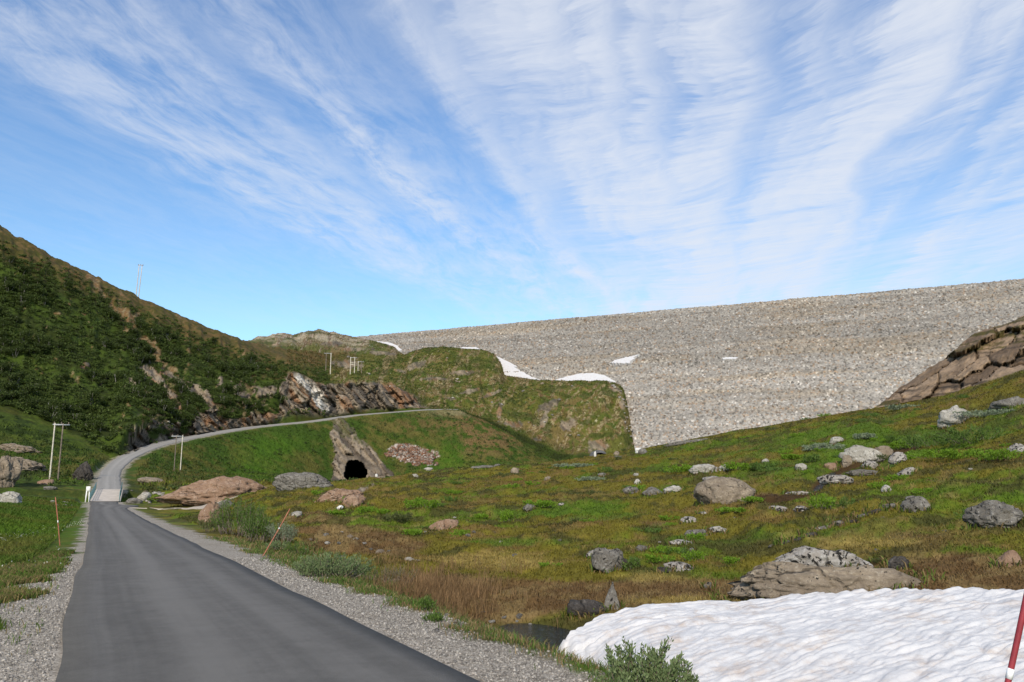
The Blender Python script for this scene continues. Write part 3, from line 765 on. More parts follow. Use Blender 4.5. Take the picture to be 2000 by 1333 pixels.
# hills
hill = sst(GK, 9.6, 10.3)
hc = L3(np.zeros_like(col) + C3(0.026, 0.036, 0.008), C3(0.045, 0.070, 0.012), sst(nA * 0.6 + nB * 0.4, 0.47, 0.62))
sky_line = np.interp(PX, [-500, 0, 100, 200, 270, 400, 500, 600], [250, 449, 500, 546, 581, 640, 678, 706])
dsk = PY - sky_line
topm = sst(dsk + wx * 60, 75, 12)
hc = L3(hc, L3(np.zeros_like(col) + C3(0.075, 0.064, 0.022), C3(0.135, 0.085, 0.045), sst(nB, 0.45, 0.6)), topm * 0.85)
knm = np.maximum(sst(PX - (GK - 12) * 40, 580, 690) * sst(GK, 10.8, 11.2), (GK > 13.25) & (PX > 470))
kc = L3(np.zeros_like(col) + C3(0.098, 0.100, 0.028), C3(0.070, 0.094, 0.020), sst(nA, 0.45, 0.6))
kc = L3(kc, C3(0.165, 0.118, 0.058), sst(nB * .55 + nA * .45 + np.clip(blob(1090, 850, 90, 50) + blob(600, 665, 120, 16) + blob(1000, 760, 120, 20) * .4, 0, 1) * 0.16, 0.54, 0.66) * 0.85)
kc = L3(kc, C3(0.36, 0.33, 0.28), sst(nC * 0.6 + fbm2(GX / 1.7, GY / 1.7, 3, 66) * 0.5, 0.75, 0.82) * 0.8)
farm = sst(GK, 13.3, 13.6) * (PX < 720)
kc = L3(kc, L3(np.zeros_like(col) + C3(0.32, 0.275, 0.20), C3(0.17, 0.14, 0.075), sst(nA * .5 + nB * .5, 0.47, 0.60)), farm)
kc = L3(kc, C3(0.42, 0.30, 0.19), sst(blob(537, 676, 7, 9) * (GK > 13.2), 0.4, 0.7))
rimk = sst(GK + wy * .25, 12.86, 12.97) * (GK < 13.02) * (PX > 930) * (PX < 1245) * sst(np.abs(PX - 985) , 40, 15) + sst(GK + wy * .2, 12.80, 12.95) * (GK < 13.05) * sst(PX, 1196, 1212)
kc = L3(kc, L3(np.zeros_like(col) + C3(0.07, 0.045, 0.03), C3(0.19, 0.11, 0.06), sst(nC, .45, .6)), np.clip(rimk, 0, 1) * .85)
kst = fbm2((PX * .86 + PY * .5) / 7 + wx * 4, (-PX * .5 + PY * .86) / 32, 4, 611)
kc = L3(kc, L3(np.zeros_like(col) + C3(0.13, 0.085, 0.05), C3(0.33, 0.27, 0.21), sst(nC, .48, .62)), sst(kst + np.clip(blob(1060, 840, 130, 55), 0, 1) * .10 + (rid - .6) * .15, 0.60, 0.68) * .75)
kc = L3(kc, C3(0.045, 0.062, 0.014), sst(fbm2(GX / 5, GZ / 3, 4, 613), .57, .66) * .7)
hc = L3(hc, kc, knm)
scree = sst(np.clip(blob(430, 795, 150, 40, 0) + blob(330, 770, 50, 50) + blob(480, 740, 20, 30), 0, 1) * .55 + rough * .9 + wx * .7, 0.38, 0.58) * (GK < 12.2)
hc = L3(hc, L3(np.zeros_like(col) + C3(0.095, 0.062, 0.04), C3(0.24, 0.175, 0.12), sst(nC * .5 + kst * .5, .42, .60)), scree * .9)
hc = L3(hc, L3(np.zeros_like(col) + C3(0.17, 0.095, 0.055), C3(0.25, 0.19, 0.14), sst(nC, 0.5, 0.6)), SCAR * 0.85)
col = L3(col, hc, hill)
col = np.where(((GK > 13.25) & (PX > 470))[..., None], col, col * np.array([0.92, 0.92, 0.68]))
# rock colours
rk = L3(np.zeros_like(col) + C3(0.095, 0.078, 0.062), C3(0.27, 0.215, 0.155), sst(stn * .35 + nC * .2 + vc[1] * .30 + vc2[1] * .15, 0.34, 0.66))
rk = L3(rk, C3(0.26, 0.125, 0.055), sst(fbm2(p_s / 40, p_n / 11, 4, 301) + np.clip(blob(800, 770, 30, 24) + blob(490, 800, 40, 20) * .6 + blob(640, 770, 12, 14), 0, 1) * 0.25, 0.58, 0.72) * 0.6)
rk = L3(rk, C3(0.055, 0.052, 0.05), sst(fbm2(p_s / 26, p_n / 7, 4, 302) + np.clip(blob(700, 785, 60, 22) + blob(255, 860, 60, 22) * .8, 0, 1) * 0.14, 0.58, 0.74) * 0.7)
whi = np.clip(blob(625, 780, 13, 30, -28) + blob(590, 745, 9, 26, -45), 0, 1) * (GK > 10)
rk = L3(rk, L3(np.zeros_like(col) + C3(0.30, 0.28, 0.25), C3(0.60, 0.57, 0.52), sst(nC * .5 + stn * .5, 0.42, 0.58)), sst(whi + rough * .5, 0.3, 0.6))
cr = L3(np.zeros_like(col) + C3(0.16, 0.118, 0.085), C3(0.34, 0.26, 0.19), sst(stn2 * .25 + nB * .25 + wc[1] * .3 + wc2[1] * .2, 0.32, 0.66))
cr = L3(cr, C3(0.06, 0.045, 0.035), sst(we, 0.07, 0.015) * 0.85)
cr = L3(cr, C3(0.075, 0.07, 0.02), sst(fbm2(GX / 3, GZ / 1.2, 4, 401), 0.60, 0.68) * 0.9)
cr = L3(cr, C3(0.05, 0.042, 0.036), sst(fbm2(GX / 2.0 + GZ, GZ / 2.0 - GX * .3, 4, 402), 0.62, 0.70) * 0.8)
cr = cr * np.array([.80, .75, .68])
rk = L3(rk, cr, CRAG)
sp = L3(np.zeros_like(col) + C3(0.085, 0.068, 0.052), C3(0.25, 0.20, 0.145), sst(stn * .35 + nC * .2 + vc[1] * .3 + vc2[1] * .15, 0.34, 0.66))
sp = L3(sp, C3(0.075, 0.08, 0.026), sst(nB + (850 - PY) * 0.006, 0.5, 0.62) * 0.7)
rk = L3(rk, sp, SPUR * (GK < 9.1))
col = L3(col, rk, ROCKM)
col = L3(col, L3(np.zeros_like(col) + C3(0.15, 0.085, 0.055), C3(0.42, 0.36, 0.31), sst(fbm2(GX / .8, GZ / .5, 3, 501), 0.42, 0.6)), TALUS)
# pale stones strewn in the turf (worn bare spots)
# gravel mask
gj = (fbm2(GX / 1.1, GY / 1.1, 4, 61) - 0.5) * 1.1 + (fbm2(GX / .35, GY / .35, 3, 62) - 0.5) * 0.5
GRV = np.where(lat2 > 0, 1 - sst(lat2 + gj, 2.4 - 0.3 * sst(U_, 30, 70), 2.9 - 0.35 * sst(U_, 30, 70)), 1 - sst(-lat2 + gj * (1.9 - 1.1 * sst(U_, 16, 35)), 2.2 - 0.55 * sst(U_, 13, 28) + 0.35 * sst(U_, 13, 8), 2.7 - 0.75 * sst(U_, 13, 28) + 0.4 * sst(U_, 13, 8))) * (U_ > -20) * (U_ < 120) * sst(V_ * 0 + GR, 400, 300)
GRV = np.where((np.abs(lat2) < 5), GRV, 0)
grvf = np.zeros_like(GRV); grvf[ii] = (1 - sst(np.abs(lat) + gj[ii] * 1.5, 1.7, 3.0)) * (~inb) * (np.abs(lon) < 3)
GRV = np.maximum(GRV, grvf * 0.8)
col = np.clip(col, 0.004, 0.8)

# ------------------------------------------------------------------ tunnel mouth
PX, PY = project(GX, GY, GZ)
TC = (693.5, 921.0)
def mouth_r(ang):
    base = 21.5 + 1.6 * np.cos(2 * ang) * 0 + 1.2 * np.sin(3 * ang + 1.0) + 0.9 * np.sin(5 * ang) + 0.7 * np.sin(9 * ang + 2)
    return base
ta = np.arctan2(PY - TC[1], PX - TC[0]); tr = np.hypot(PX - TC[0], PY - TC[1])
HOLE = (tr < mouth_r(ta)) & (GK > 7.6) & (GK < 9.0)

# ------------------------------------------------------------------ terrain meshes
idx = np.arange(NR * NA).reshape(NR, NA)
q = np.stack([idx[:-1, :-1], idx[:-1, 1:], idx[1:, 1:], idx[1:, :-1]], -1)
fk = GK[:-1, :-1]; fpx = PX[:-1, :-1]
hole = HOLE[:-1, :-1] | HOLE[1:, :-1] | HOLE[:-1, 1:] | HOLE[1:, 1:]
crag_f = (CRAG[:-1, :-1] > 0.5) & (fk >= 6.0) & (fk < 7.5)
cut_f = (CUT[:-1, :-1] > 0.45)
spur_f = (SPUR[:-1, :-1] > 0.5) & (fk < 9.02) & ~hole
hill_f = (fk >= 10.0) & ~cut_f
slope_f = (fk >= 7.0) & (fk < 10.0) & ~crag_f & ~spur_f & ~cut_f
grd_f = ~(crag_f | cut_f | spur_f | hill_f | slope_f)
Vall = np.stack([GX, GY, GZ], -1).reshape(-1, 3)
Call = col.reshape(-1, 3); Mall = np.stack([GRV, ROCKM, ROCKM * 0], -1).reshape(-1, 3)
def sub(name, fm, mat):
    ff = q[fm & ~hole]
    u_, inv = np.unique(ff, return_inverse=True)
    return mk(name, Vall[u_], inv.reshape(-1, 4), [mat], col=Call[u_], attrs={'Mask': Mall[u_]}, smooth=True)
struct(sub('ground', grd_f, M['ground']))
struct(sub('grass_slope', slope_f, M['ground']))
struct(sub('hills', hill_f, M['hill']))
tag(sub('rock_crag', crag_f, M['cliff']), 'big brown layered rock crag rising at the right edge in front of the dam', 'rock outcrop')
tag(sub('rock_cutting', cut_f, M['cliff']), 'long blasted rock face with rusty and white bands above the upper road', 'rock face')
tag(sub('rock_spur', spur_f, M['cliff']), 'steep grey brown rock spur around the dark tunnel mouth', 'rock face')

COLW = {}
def hit(px, py, kmin=0.0):
    """first point of the terrain met along the photo ray"""
    d = ray(px, py); a = math.atan2(d[0], d[1]); td = d[2] / math.hypot(d[0], d[1])
    j = int(np.argmin(np.abs(AZ - a)))
    rr = np.hypot(GX[:, j], GY[:, j]); tt = (GZ[:, j] - CAMZ) / np.maximum(rr, 0.01)
    ok = np.where((tt >= td) & (GK[:, j] >= kmin) & (rr > 2))[0]
    if len(ok) == 0: return None
    i = ok[0]
    if i == 0: return np.array([GX[i, j], GY[i, j], GZ[i, j]])
    f0 = (td - tt[i - 1]) / max(1e-6, tt[i] - tt[i - 1]); f0 = min(max(f0, 0), 1)
    r_ = rr[i - 1] + (rr[i] - rr[i - 1]) * f0
    return np.array([math.sin(a) * r_, math.cos(a) * r_, CAMZ + td * r_])

TREE_A = AZ
def ground_z(x, y):
    a = math.atan2(x, y); r = math.hypot(x, y)
    j = int(np.argmin(np.abs(AZ - a))); rr = np.hypot(GX[:, j], GY[:, j])
    return float(np.interp(r, rr, GZ[:, j]))

# tunnel bore
nseg = 28
angs = np.linspace(0, 2 * math.pi, nseg, endpoint=False)
ring = []
for a_ in angs:
    rr_ = float(mouth_r(np.array(a_))) + 1.5
    x_, y_ = TC[0] + math.cos(a_) * rr_, TC[1] + math.sin(a_) * rr_
    if y_ > 941: y_ = 941
    ring.append(hit(x_, y_, 7.4))
ring = np.array(ring)
dirv = np.array([math.sin(R(-9)), math.cos(R(-9)), 0.0])
vs, fs = [], []
cen = ring.mean(0)
for k, dd in enumerate((0.0, 8, 16, 26, 40, 60)):
    for i_, p in enumerate(ring):
        q_ = p + dirv * dd
        if k > 0:
            fr = min(1, dd / 10)
            pl = cen + dirv * dd * 1.0
            along_ = np.dot(q_ - pl, dirv); q_ = q_ - dirv * along_ * fr
            q_ = q_ + np.array([0, 0, -0.02 * dd]) + (rng.random(3) - 0.5) * 0.5
        vs.append(q_)
for k in range(5):
    for i_ in range(nseg): fs.append((k * nseg + i_, k * nseg + (i_ + 1) % nseg, (k + 1) * nseg + (i_ + 1) % nseg, (k + 1) * nseg + i_))
e0 = len(vs); vs.append(cen + dirv * 62)
for i_ in range(0, nseg, 2): fs.append((5 * nseg + i_, 5 * nseg + (i_ + 1), 5 * nseg + (i_ + 2) % nseg, e0))
tag(mk('tunnel', vs, fs, [M['tunnel']], smooth=True), 'black unlined tunnel mouth opening in the rock spur below the road', 'tunnel')

# ------------------------------------------------------------------ dam
st_ = 0.37
na, nd = int((DL + 190) / st_), int(205 / st_)
aa = -45 + np.arange(na) * st_; dd_ = np.arange(nd) * st_
Ag, Dg = np.meshgrid(aa, dd_, indexing='ij')
Ln = math.hypot(1, KS)
sl = np.array([DN[0] * KS / Ln, DN[1] * KS / Ln, -1 / Ln]); nm = np.array([DN[0] / Ln, DN[1] / Ln, KS / Ln])
bench = (HC - 68.5) * Ln                   # slope distance of the berm
cs = 0.84
ca_, cd_ = Ag / cs, Dg / (cs * 0.92)
best = np.full(Ag.shape, 9e9); hx = np.zeros(Ag.shape); hid = [np.zeros(Ag.shape) for _ in range(5)]
fi, fj = np.floor(ca_), np.floor(cd_); zz0 = np.zeros_like(fi)
for oi in (-1, 0, 1):
    for oj in (-1, 0, 1):
        I, J = fi + oi, fj + oj
        jx = I + 0.1 + 0.8 * _h(I, J, zz0, 900); jy = J + 0.1 + 0.8 * _h(I, J, zz0, 901)
        wgt = 0.75 + 0.6 * _h(I, J, zz0, 902)
        ddx, ddy = ca_ - jx, cd_ - jy
        dq = (ddx * ddx + ddy * ddy) * wgt
        mm_ = dq < best
        hh = (_h(I, J, zz0, 903) - 0.5) * 0.85 + ddx * (_h(I, J, zz0, 904) - 0.5) * 1.5 + ddy * (_h(I, J, zz0, 905) - 0.5) * 1.5 - dq * 0.45
        best = np.where(mm_, dq, best); hx = np.where(mm_, hh, hx)
        for k in range(5): hid[k] = np.where(mm_, _h(I, J, zz0, 910 + k), hid[k])
hx = hx + (fbm2(Ag / 18, Dg / 6, 3, 930) - 0.5) * 1.2
hx = hx - 1.3 * np.exp(-((Dg - bench) / 1.6) ** 2) + 0.8 * np.exp(-((Dg - bench - 4) / 2.0) ** 2)
hx = hx * np.where(Dg < 1.2, 0.5, 1.0)
P3 = DA[None, None] + DD[None, None] * Ag[..., None] + sl[None, None] * Dg[..., None] + nm[None, None] * hx[..., None]
g0 = 0.215 + 0.13 * hid[0] ** 1.3
dc = np.stack([g0 * 1.0, g0 * 0.93, g0 * 0.835], -1)
dc = np.where((hid[1] > 0.90)[..., None], np.array([0.26, 0.195, 0.14]) * (0.7 + 0.6 * hid[2])[..., None], dc)
dc = np.where((hid[1] < 0.035)[..., None], np.array([0.52, 0.49, 0.45]) * (0.8 + 0.3 * hid[2])[..., None], dc)
dc = np.where((hid[3] > 0.85)[..., None], dc * 0.48, dc)
tone = 1 + 0.50 * (fbm2(Ag / 60, Dg / 5, 4, 940) - 0.5) + 0.16 * sst(Dg, bench - 10, bench + 30) - 0.10
warm = sst(fbm2(Ag / 50, Dg / 7, 4, 941), 0.52, 0.72)
dc = dc * tone[..., None]; dc = L3(dc, dc * np.array([1.05, 0.92, 0.74]), warm * 0.45)
dverts = list(P3.reshape(-1, 3)); dcol = list(dc.reshape(-1, 3))
ix = np.arange(na * nd).reshape(na, nd)
df = np.stack([ix[:-1, :-1], ix[:-1, 1:], ix[1:, 1:], ix[1:, :-1]], -1).reshape(-1, 4)
base = len(dverts)
back = P3[:, 0] - DN * 7.0
back[:, 2] = HC - 0.2 + (rng.random(na) - .5) * 0.6
foot = back - DN * 150; foot[:, 2] = HC - 100
front0 = P3[:, -1].copy(); front0[:, 2] -= 30
dverts = np.concatenate([P3.reshape(-1, 3), back, foot]); dcol = np.concatenate([dc.reshape(-1, 3), np.full((2 * na, 3), 0.3)])
k_ = np.arange(na - 1)
f1 = np.stack([base + k_, ix[:-1, 0], ix[1:, 0], base + k_ + 1], -1)
f2 = np.stack([base + na + k_, base + k_, base + k_ + 1, base + na + k_ + 1], -1)
dam = mk('rockfill_dam', dverts, np.concatenate([df, f1, f2]), [M['dam']], col=dcol)
tag(dam, 'huge grey rockfill dam face of loose boulders closing the valley', 'dam')

# snow lying on the dam
def snow_poly(pts, label, thick=0.9, jit=0.7, group=None):
    P = [np.array(p, float) for p in pts]; dens_ = []
    for i in range(len(P)):
        a_, b_ = P[i], P[(i + 1) % len(P)]
        n = max(2, int(np.linalg.norm(b_ - a_) / 3.0))
        for k in range(n): dens_.append(a_ + (b_ - a_) * k / n)
    dens_ = np.array(dens_); dens_ += (rng.random(dens_.shape) - .5) * jit * 2
    import bmesh
    bm = bmesh.new()
    vv = [bm.verts.new(on_dam(x, y, 1.3)) for x, y in dens_]
    bm.faces.new(vv)
    bmesh.ops.triangulate(bm, faces=bm.faces[:])
    r_ = bmesh.ops.extrude_face_region(bm, geom=bm.faces[:])
    nv = [g for g in r_['geom'] if isinstance(g, bmesh.types.BMVert)]
    c_ = sum((v_.co for v_ in nv), Vector()) / len(nv)
    for v_ in nv: v_.co += Vector(nm) * (-2.5)
    bmesh.ops.recalc_face_normals(bm, faces=bm.faces[:])
    me = bpy.data.meshes.new('snow_patch'); bm.to_mesh(me); bm.free(); me.materials.append(M['snow'])
    o = bpy.data.objects.new('snow_patch', me); COL.objects.link(o)
    return tag(o, label, 'snow patch', group)
snow_poly([(678, 661), (700, 664.5), (740, 667), (762, 669.5), (775, 675), (785, 683.5), (772, 687), (750, 680), (720, 676), (685, 672)], 'thin white snow strip at the far upper left end of the dam', jit=.5)
snow_poly([(884, 682.5), (905, 678), (930, 678.5), (943, 684), (930, 690), (890, 690)], 'narrow snow sliver along the hilltop below the dam crest', jit=.4)
snow_poly([(966, 695), (985, 703), (998, 710), (1011, 716), (1003, 717), (1022, 727), (1040, 737), (1056, 742), (1050, 748), (1030, 745), (985, 745), (978, 720)], 'tapering snow patch in the notch between grassy hilltop and dam', jit=.6)
snow_poly([(1085, 742), (1110, 735), (1130, 730), (1160, 729), (1180, 733), (1203, 746), (1190, 752), (1100, 752)], 'broad rounded snow patch along the top of the grassy knoll', jit=.5)
snow_poly([(1190, 709), (1203, 703), (1212, 702), (1222, 697), (1230, 697), (1248, 692), (1238, 699), (1240, 702), (1230, 704), (1232, 709.5)], 'small ragged snow patch alone in the middle of the dam face', jit=1.1)
snow_poly([(1411, 699), (1425, 697.5), (1441, 698), (1438, 701), (1412, 701.5)], 'tiny snow streak on the berm right of the ragged patch', jit=.5)

# ------------------------------------------------------------------ roads
def ribbon(name, i0, i1, mat, wl, wr, dz=0.0, nl=12, ss_=None, jitter=0.05, skirts=0.3):
    vs, lt = [], []
    n = i1 - i0
    for k, i in enumerate(range(i0, i1 + 1)):
        jl = (vn2(np.array(PS[i] / 3.0), np.array(1.0), 700) - .5) * jitter * 2; jr = (vn2(np.array(PS[i] / 2.0), np.array(4.0), 701) - .5) * jitter * 2
        for s_ in range(nl + 1):
            fr = min(max((s_ - 1) / (nl - 2), 0), 1); l_ = -wl(i) - float(jl) + (wl(i) + wr(i) + float(jl) + float(jr)) * fr
            p = PATH[i, :2] + PNR[i] * l_
            z = PATH[i, 2] - BANK[i] * l_ + dz + 0.02 * (1 - (2 * fr - 1) ** 2)
            if s_ in (0, nl): z -= skirts; p = p + PNR[i] * (0.02 if s_ else -0.02)
            vs.append((p[0], p[1], z)); lt.append((fr, PS[i] * 0.01, 0))
    ids = np.arange((n + 1) * (nl + 1)).reshape(n + 1, nl + 1)
    fs = np.stack([ids[:-1, :-1], ids[:-1, 1:], ids[1:, 1:], ids[1:, :-1]], -1).reshape(-1, 4)
    return mk(name, vs, fs, [mat], attrs={'Lat': np.array(lt)}, smooth=False)
hw = W / 2
flare = lambda i: hw + 1.6 * float(np.exp(-((US[i] - 101) / 7.0) ** 2)) * (i < i_b0)
lw = lambda i: hw + 0.05 - 0.12 * float(sst(np.array(US[i]), 7.0, 14.0)) * 0
struct(ribbon('road', 0, i_b0, M['asphalt'], lw, flare))
struct(ribbon('road', i_b1, len(PATH) - 1, M['asphalt_old'], lambda i: 1.75, lambda i: 1.75, dz=0.04, jitter=0.12))

# side track to the tunnel
trk = [(246, 998, 92), (275, 999, 92), (320, 999.5, 90), (360, 997, 89), (400, 992.5, 90), (440, 985, 96), (500, 972, 110)]
tp = []
for px, py, r in trk:
    p = at_r(px, py, r); tp.append(p)
tp = catmull(np.array(tp), 0.8)
tt_ = np.gradient(tp[:, :2], axis=0); tt_ /= np.linalg.norm(tt_, axis=1)[:, None]; tn = np.stack([tt_[:, 1], -tt_[:, 0]], 1)
vs = []
for i in range(len(tp)):
    for s_ in range(7):
        l_ = -2.0 + 4.0 * s_ / 6 + (vn2(np.array(i / 3.0), np.array(float(s_ > 3)), 720) - .5) * 0.4
        p = tp[i, :2] + tn[i] * l_
        zg = ground_z(p[0], p[1])
        vs.append((p[0], p[1], max(zg + 0.03, tp[i, 2] - 0.06 * l_) if 0 < s_ < 6 else tp[i, 2] - 0.45))
ids = np.arange(len(tp) * 7).reshape(len(tp), 7)
fs = np.stack([ids[:-1, :-1], ids[:-1, 1:], ids[1:, 1:], ids[1:, :-1]], -1).reshape(-1, 4)
struct(mk('gravel_track', vs, fs, [M['track']], col=np.full((len(vs), 3), 1.0) * np.array([0.42, 0.36, 0.29]), smooth=True))

# ------------------------------------------------------------------ bridge
bz = lambda i: PATH[i, 2]
B = empty('bridge', (PATH[i_b0, 0], PATH[i_b0, 1], 0.0))
tag(B, 'short pale concrete road bridge with dark side railings over the beck', 'bridge')
inv = -np.array(B.location)
def bp(i, l_, z): return Vector((PATH[i, 0] + PNR[i, 0] * l_ + inv[0], PATH[i, 1] + PNR[i, 1] * l_ + inv[1], PATH[i, 2] + z + inv[2]))
mb = MB()
for i in range(i_b0, i_b1):
    top = [bp(i, -1.85, .06), bp(i, 1.85, .06), bp(i + 1, 1.85, .06), bp(i + 1, -1.85, .06)]
    bot = [q_ - Vector((0, 0, .55)) for q_ in top]
    mb.add(top, [(0, 1, 2, 3)]); mb.add(bot, [(3, 2, 1, 0)])
    mb.add([top[0], top[3], bot[3], bot[0]], [(0, 1, 2, 3)]); mb.add([top[1], bot[1], bot[2], top[2]], [(0, 1, 2, 3)])
mb.build('deck', M['concrete'], B)
for i, sgn in ((i_b0, 1), (i_b1, -1)):
    mb = MB()
    q_ = bp(i, 0, -2.2)
    ang = math.atan2(PT[i, 1], PT[i, 0])
    from mathutils import Matrix
    mb.box(q_ + Vector((PT[i, 0], PT[i, 1], 0)) * 0.5 * sgn, (0.9, 3.9, 3.3), Matrix.Rotation(ang, 3, 'Z'))
    mb.build('abutment', M['concrete'], B)
for side, matn in ((-1.72, 'rail_paint'), (1.72, 'rail_paint')):
    mb = MB()
    for i in range(i_b0, i_b1 + 1, 2):
        mb.tube(bp(i, side, 0), bp(i, side, 1.1), 0.05, n=6)
    for hgt in (0.45, 0.78, 1.1):
        for i in range(i_b0, i_b1):
            mb.tube(bp(i, side, hgt), bp(i + 1, side, hgt), 0.045, n=6)
    if side > 0:
        for i in range(i_b0, i_b1):
            a_, b_ = bp(i, side, 0.2), bp(i + 1, side, 0.2); c_, d_ = bp(i + 1, side, 1.0), bp(i, side, 1.0)
            o_ = Vector((PNR[i, 0], PNR[i, 1], 0)) * 0.02
            mb.add([a_ + o_, b_ + o_, c_ + o_, d_ + o_], [(0, 1, 2, 3)])
    mb.build('railing', M[matn], B)
Bd = MB(); ib = i_b0
Bd.box(bp(ib, -1.98, 1.62), (0.52, 0.08, 0.62))
Bd.box(bp(ib, -1.98, 1.62) + Vector((0.1, -0.047, 0.1)), (0.14, 0.012, 0.14))
bo = Bd.build('marker_board', M['white_paint'], B)
Lg = MB()
Lg.tube(bp(ib, -2.2, -0.4), bp(ib, -2.14, 1.4), 0.07, n=8); Lg.tube(bp(ib, -1.80, -0.4), bp(ib, -1.84, 1.4), 0.06, n=8)
Lg.build('board_leg', M['white_paint'], B)

# ------------------------------------------------------------------ stakes
def stake(base, top, rad, mat, band, label, white2=None):
    o = empty('snow_stake', tuple(base)); tag(o, label, 'marker stake', 'roadside snow stakes')
    a_, b_ = Vector((0, 0, -0.25)), Vector(top) - Vector(base)
    ax = Vector(top) - Vector(base)
    s_ = MB(); n_ = 10
    pts = [ax * (k / n_) + Vector((math.sin(k / n_ * 2.2) * 0.015, 0, 0)) for k in range(n_ + 1)]
    s_.poly([pts[0] - ax.normalized() * 0.3] + pts, [rad] * (n_ + 2))
    s_.build('pole', M[mat], o, smooth=True)
    t_ = MB(); t_.tube(ax * band[0] + Vector((math.sin(band[0] * 2.2) * 0.015, 0, 0)), ax * band[1] + Vector((math.sin(band[1] * 2.2) * 0.015, 0, 0)), rad * 1.12, n=10)
    t_.build('reflective_band', M['refl'], o, smooth=True)
    c_ = MB(); c_.tube(pts[-1] - ax.normalized() * 0.02, pts[-1] + ax.normalized() * 0.012, rad * 1.1, rad * 0.7, n=10)
    c_.build('cap', M[mat], o, smooth=True)
    return o
b1 = hit(514, 1086); r1 = math.hypot(b1[0], b1[1])
stake(b1, at_r(565, 995, r1 + 0.1), 0.0125, 'stake', (0.57, 0.60), 'thin orange stake leaning right beside the willow on the right verge')
b2 = hit(117, 1066); r2 = math.hypot(b2[0], b2[1])
stake(b2, at_r(107.5, 972, r2), 0.0145, 'stake', (0.47, 0.52), 'thin orange stake standing in the grass on the left verge')
b3 = at_r(1948, 1400, 5.3); b3[2] = min(b3[2], ground_z(b3[0], b3[1]) + 0.02)
bb = at_r(1961, 1345, 5.3); dv = at_r(2003, 1150, 5.35) - bb
gz3 = ground_z(bb[0], bb[1]); kk = (gz3 - bb[2]) / dv[2]
base3 = bb + dv * kk; top3 = bb + dv * 1.25; tot = 1.25 - kk
bd0 = (at_r(1966, 1320, 5.31)[2] - base3[2]) / (top3[2] - base3[2]); bd1 = (at_r(1969, 1309, 5.31)[2] - base3[2]) / (top3[2] - base3[2])
stake(base3, top3, 0.0155, 'stake_near', (bd0 - 0.012, bd1 + 0.006), 'thick dark red stake close up in front of the snow bank')

# ------------------------------------------------------------------ power line poles
def hframe(px0, py0, px1, py1, topy, label, dark_second=False, brace=False, thick=1.0, kmin=7, narrow=False):
    pa, pb = hit(px0, py0, kmin), hit(px1, py1, kmin)
    rm = 0.5 * (math.hypot(pa[0], pa[1]) + math.hypot(pb[0], pb[1]))
    pa, pb = at_r(px0, py0, rm), at_r(px1, py1, rm)
    o = empty('power_pole', tuple(pa)); tag(o, label, 'power pole', 'wooden power line poles')
    H = rm * (py0 - topy) / 1645.0 * 1.02
    A0 = Vector((0, 0, -1.0)); D_ = Vector(pb - pa); D_.z = D_.z
    ztop = H
    th_ = 0.15 * thick * max(1.0, rm / 260)
    for n_, (off, m_) in enumerate(((Vector((0, 0, 0)), 'wood'), (Vector(D_), 'wood_dark' if dark_second else 'wood'))):
        mb = MB(); mb.tube(off + Vector((0, 0, -1.2)), Vector((off.x, off.y, ztop)), th_, th_ * 0.75, n=10, rings=6)
        mb.build('post', M[m_], o, smooth=True)
    dh = Vector((D_.x, D_.y, 0)); w_ = dh.length; dh = dh / max(w_, .01)
    ov = max(1.0, 0.45 * w_)
    mb = MB(); rot = Vector((1, 0, 0)).rotation_difference(dh).to_matrix()
    mb.box(Vector((0, 0, ztop - 0.25)) + dh * (w_ / 2 + ov * .35), (w_ + ov * 1.3, 0.16, 0.2), rot)
    mb.build('crossarm', M['metal'], o)
    for k in (-0.85, 0, 0.85):
        mb = MB(); c_ = dh * (w_ / 2 + ov * .35 + k * (w_ / 2 + ov * .62)) + Vector((0, 0, ztop - 0.15))
        mb.tube(c_, c_ + Vector((0, 0, 0.18)), 0.07, 0.10, n=8); mb.tube(c_ + Vector((0, 0, 0.18)), c_ + Vector((0, 0, 0.38)), 0.10, 0.05, n=8)
        mb.build('insulator', M['wood_dark'], o)
    if brace:
        for zf in (0.66, 0.56):
            mb = MB(); mb.box(Vector((0, 0, ztop * zf)) + dh * (w_ / 2), (w_ + 0.5, 0.14, 0.22), rot); mb.build('brace', M['wood'], o)
    return o
hframe(97, 935, 113, 938, 842, 'tall power pole pair with pale and dark posts near the left stream bank', True, kmin=5.5, thick=0.9)
hframe(352, 922, 340, 918, 857, 'power pole pair on the grass slope below the bend of the upper road', True, kmin=6.5, thick=.8)
hframe(645, 733, 636, 727, 690, 'left pole pair on the brow above the rock cutting', True, kmin=10)
hframe(684, 731, 692, 731, 698, 'ladder like pole pair with two braces on the brow above the rock cutting', brace=True, kmin=10)
hframe(699, 729, 706, 727, 706, 'shortest pole pair standing right of the braced pair', True, kmin=10, thick=.8)
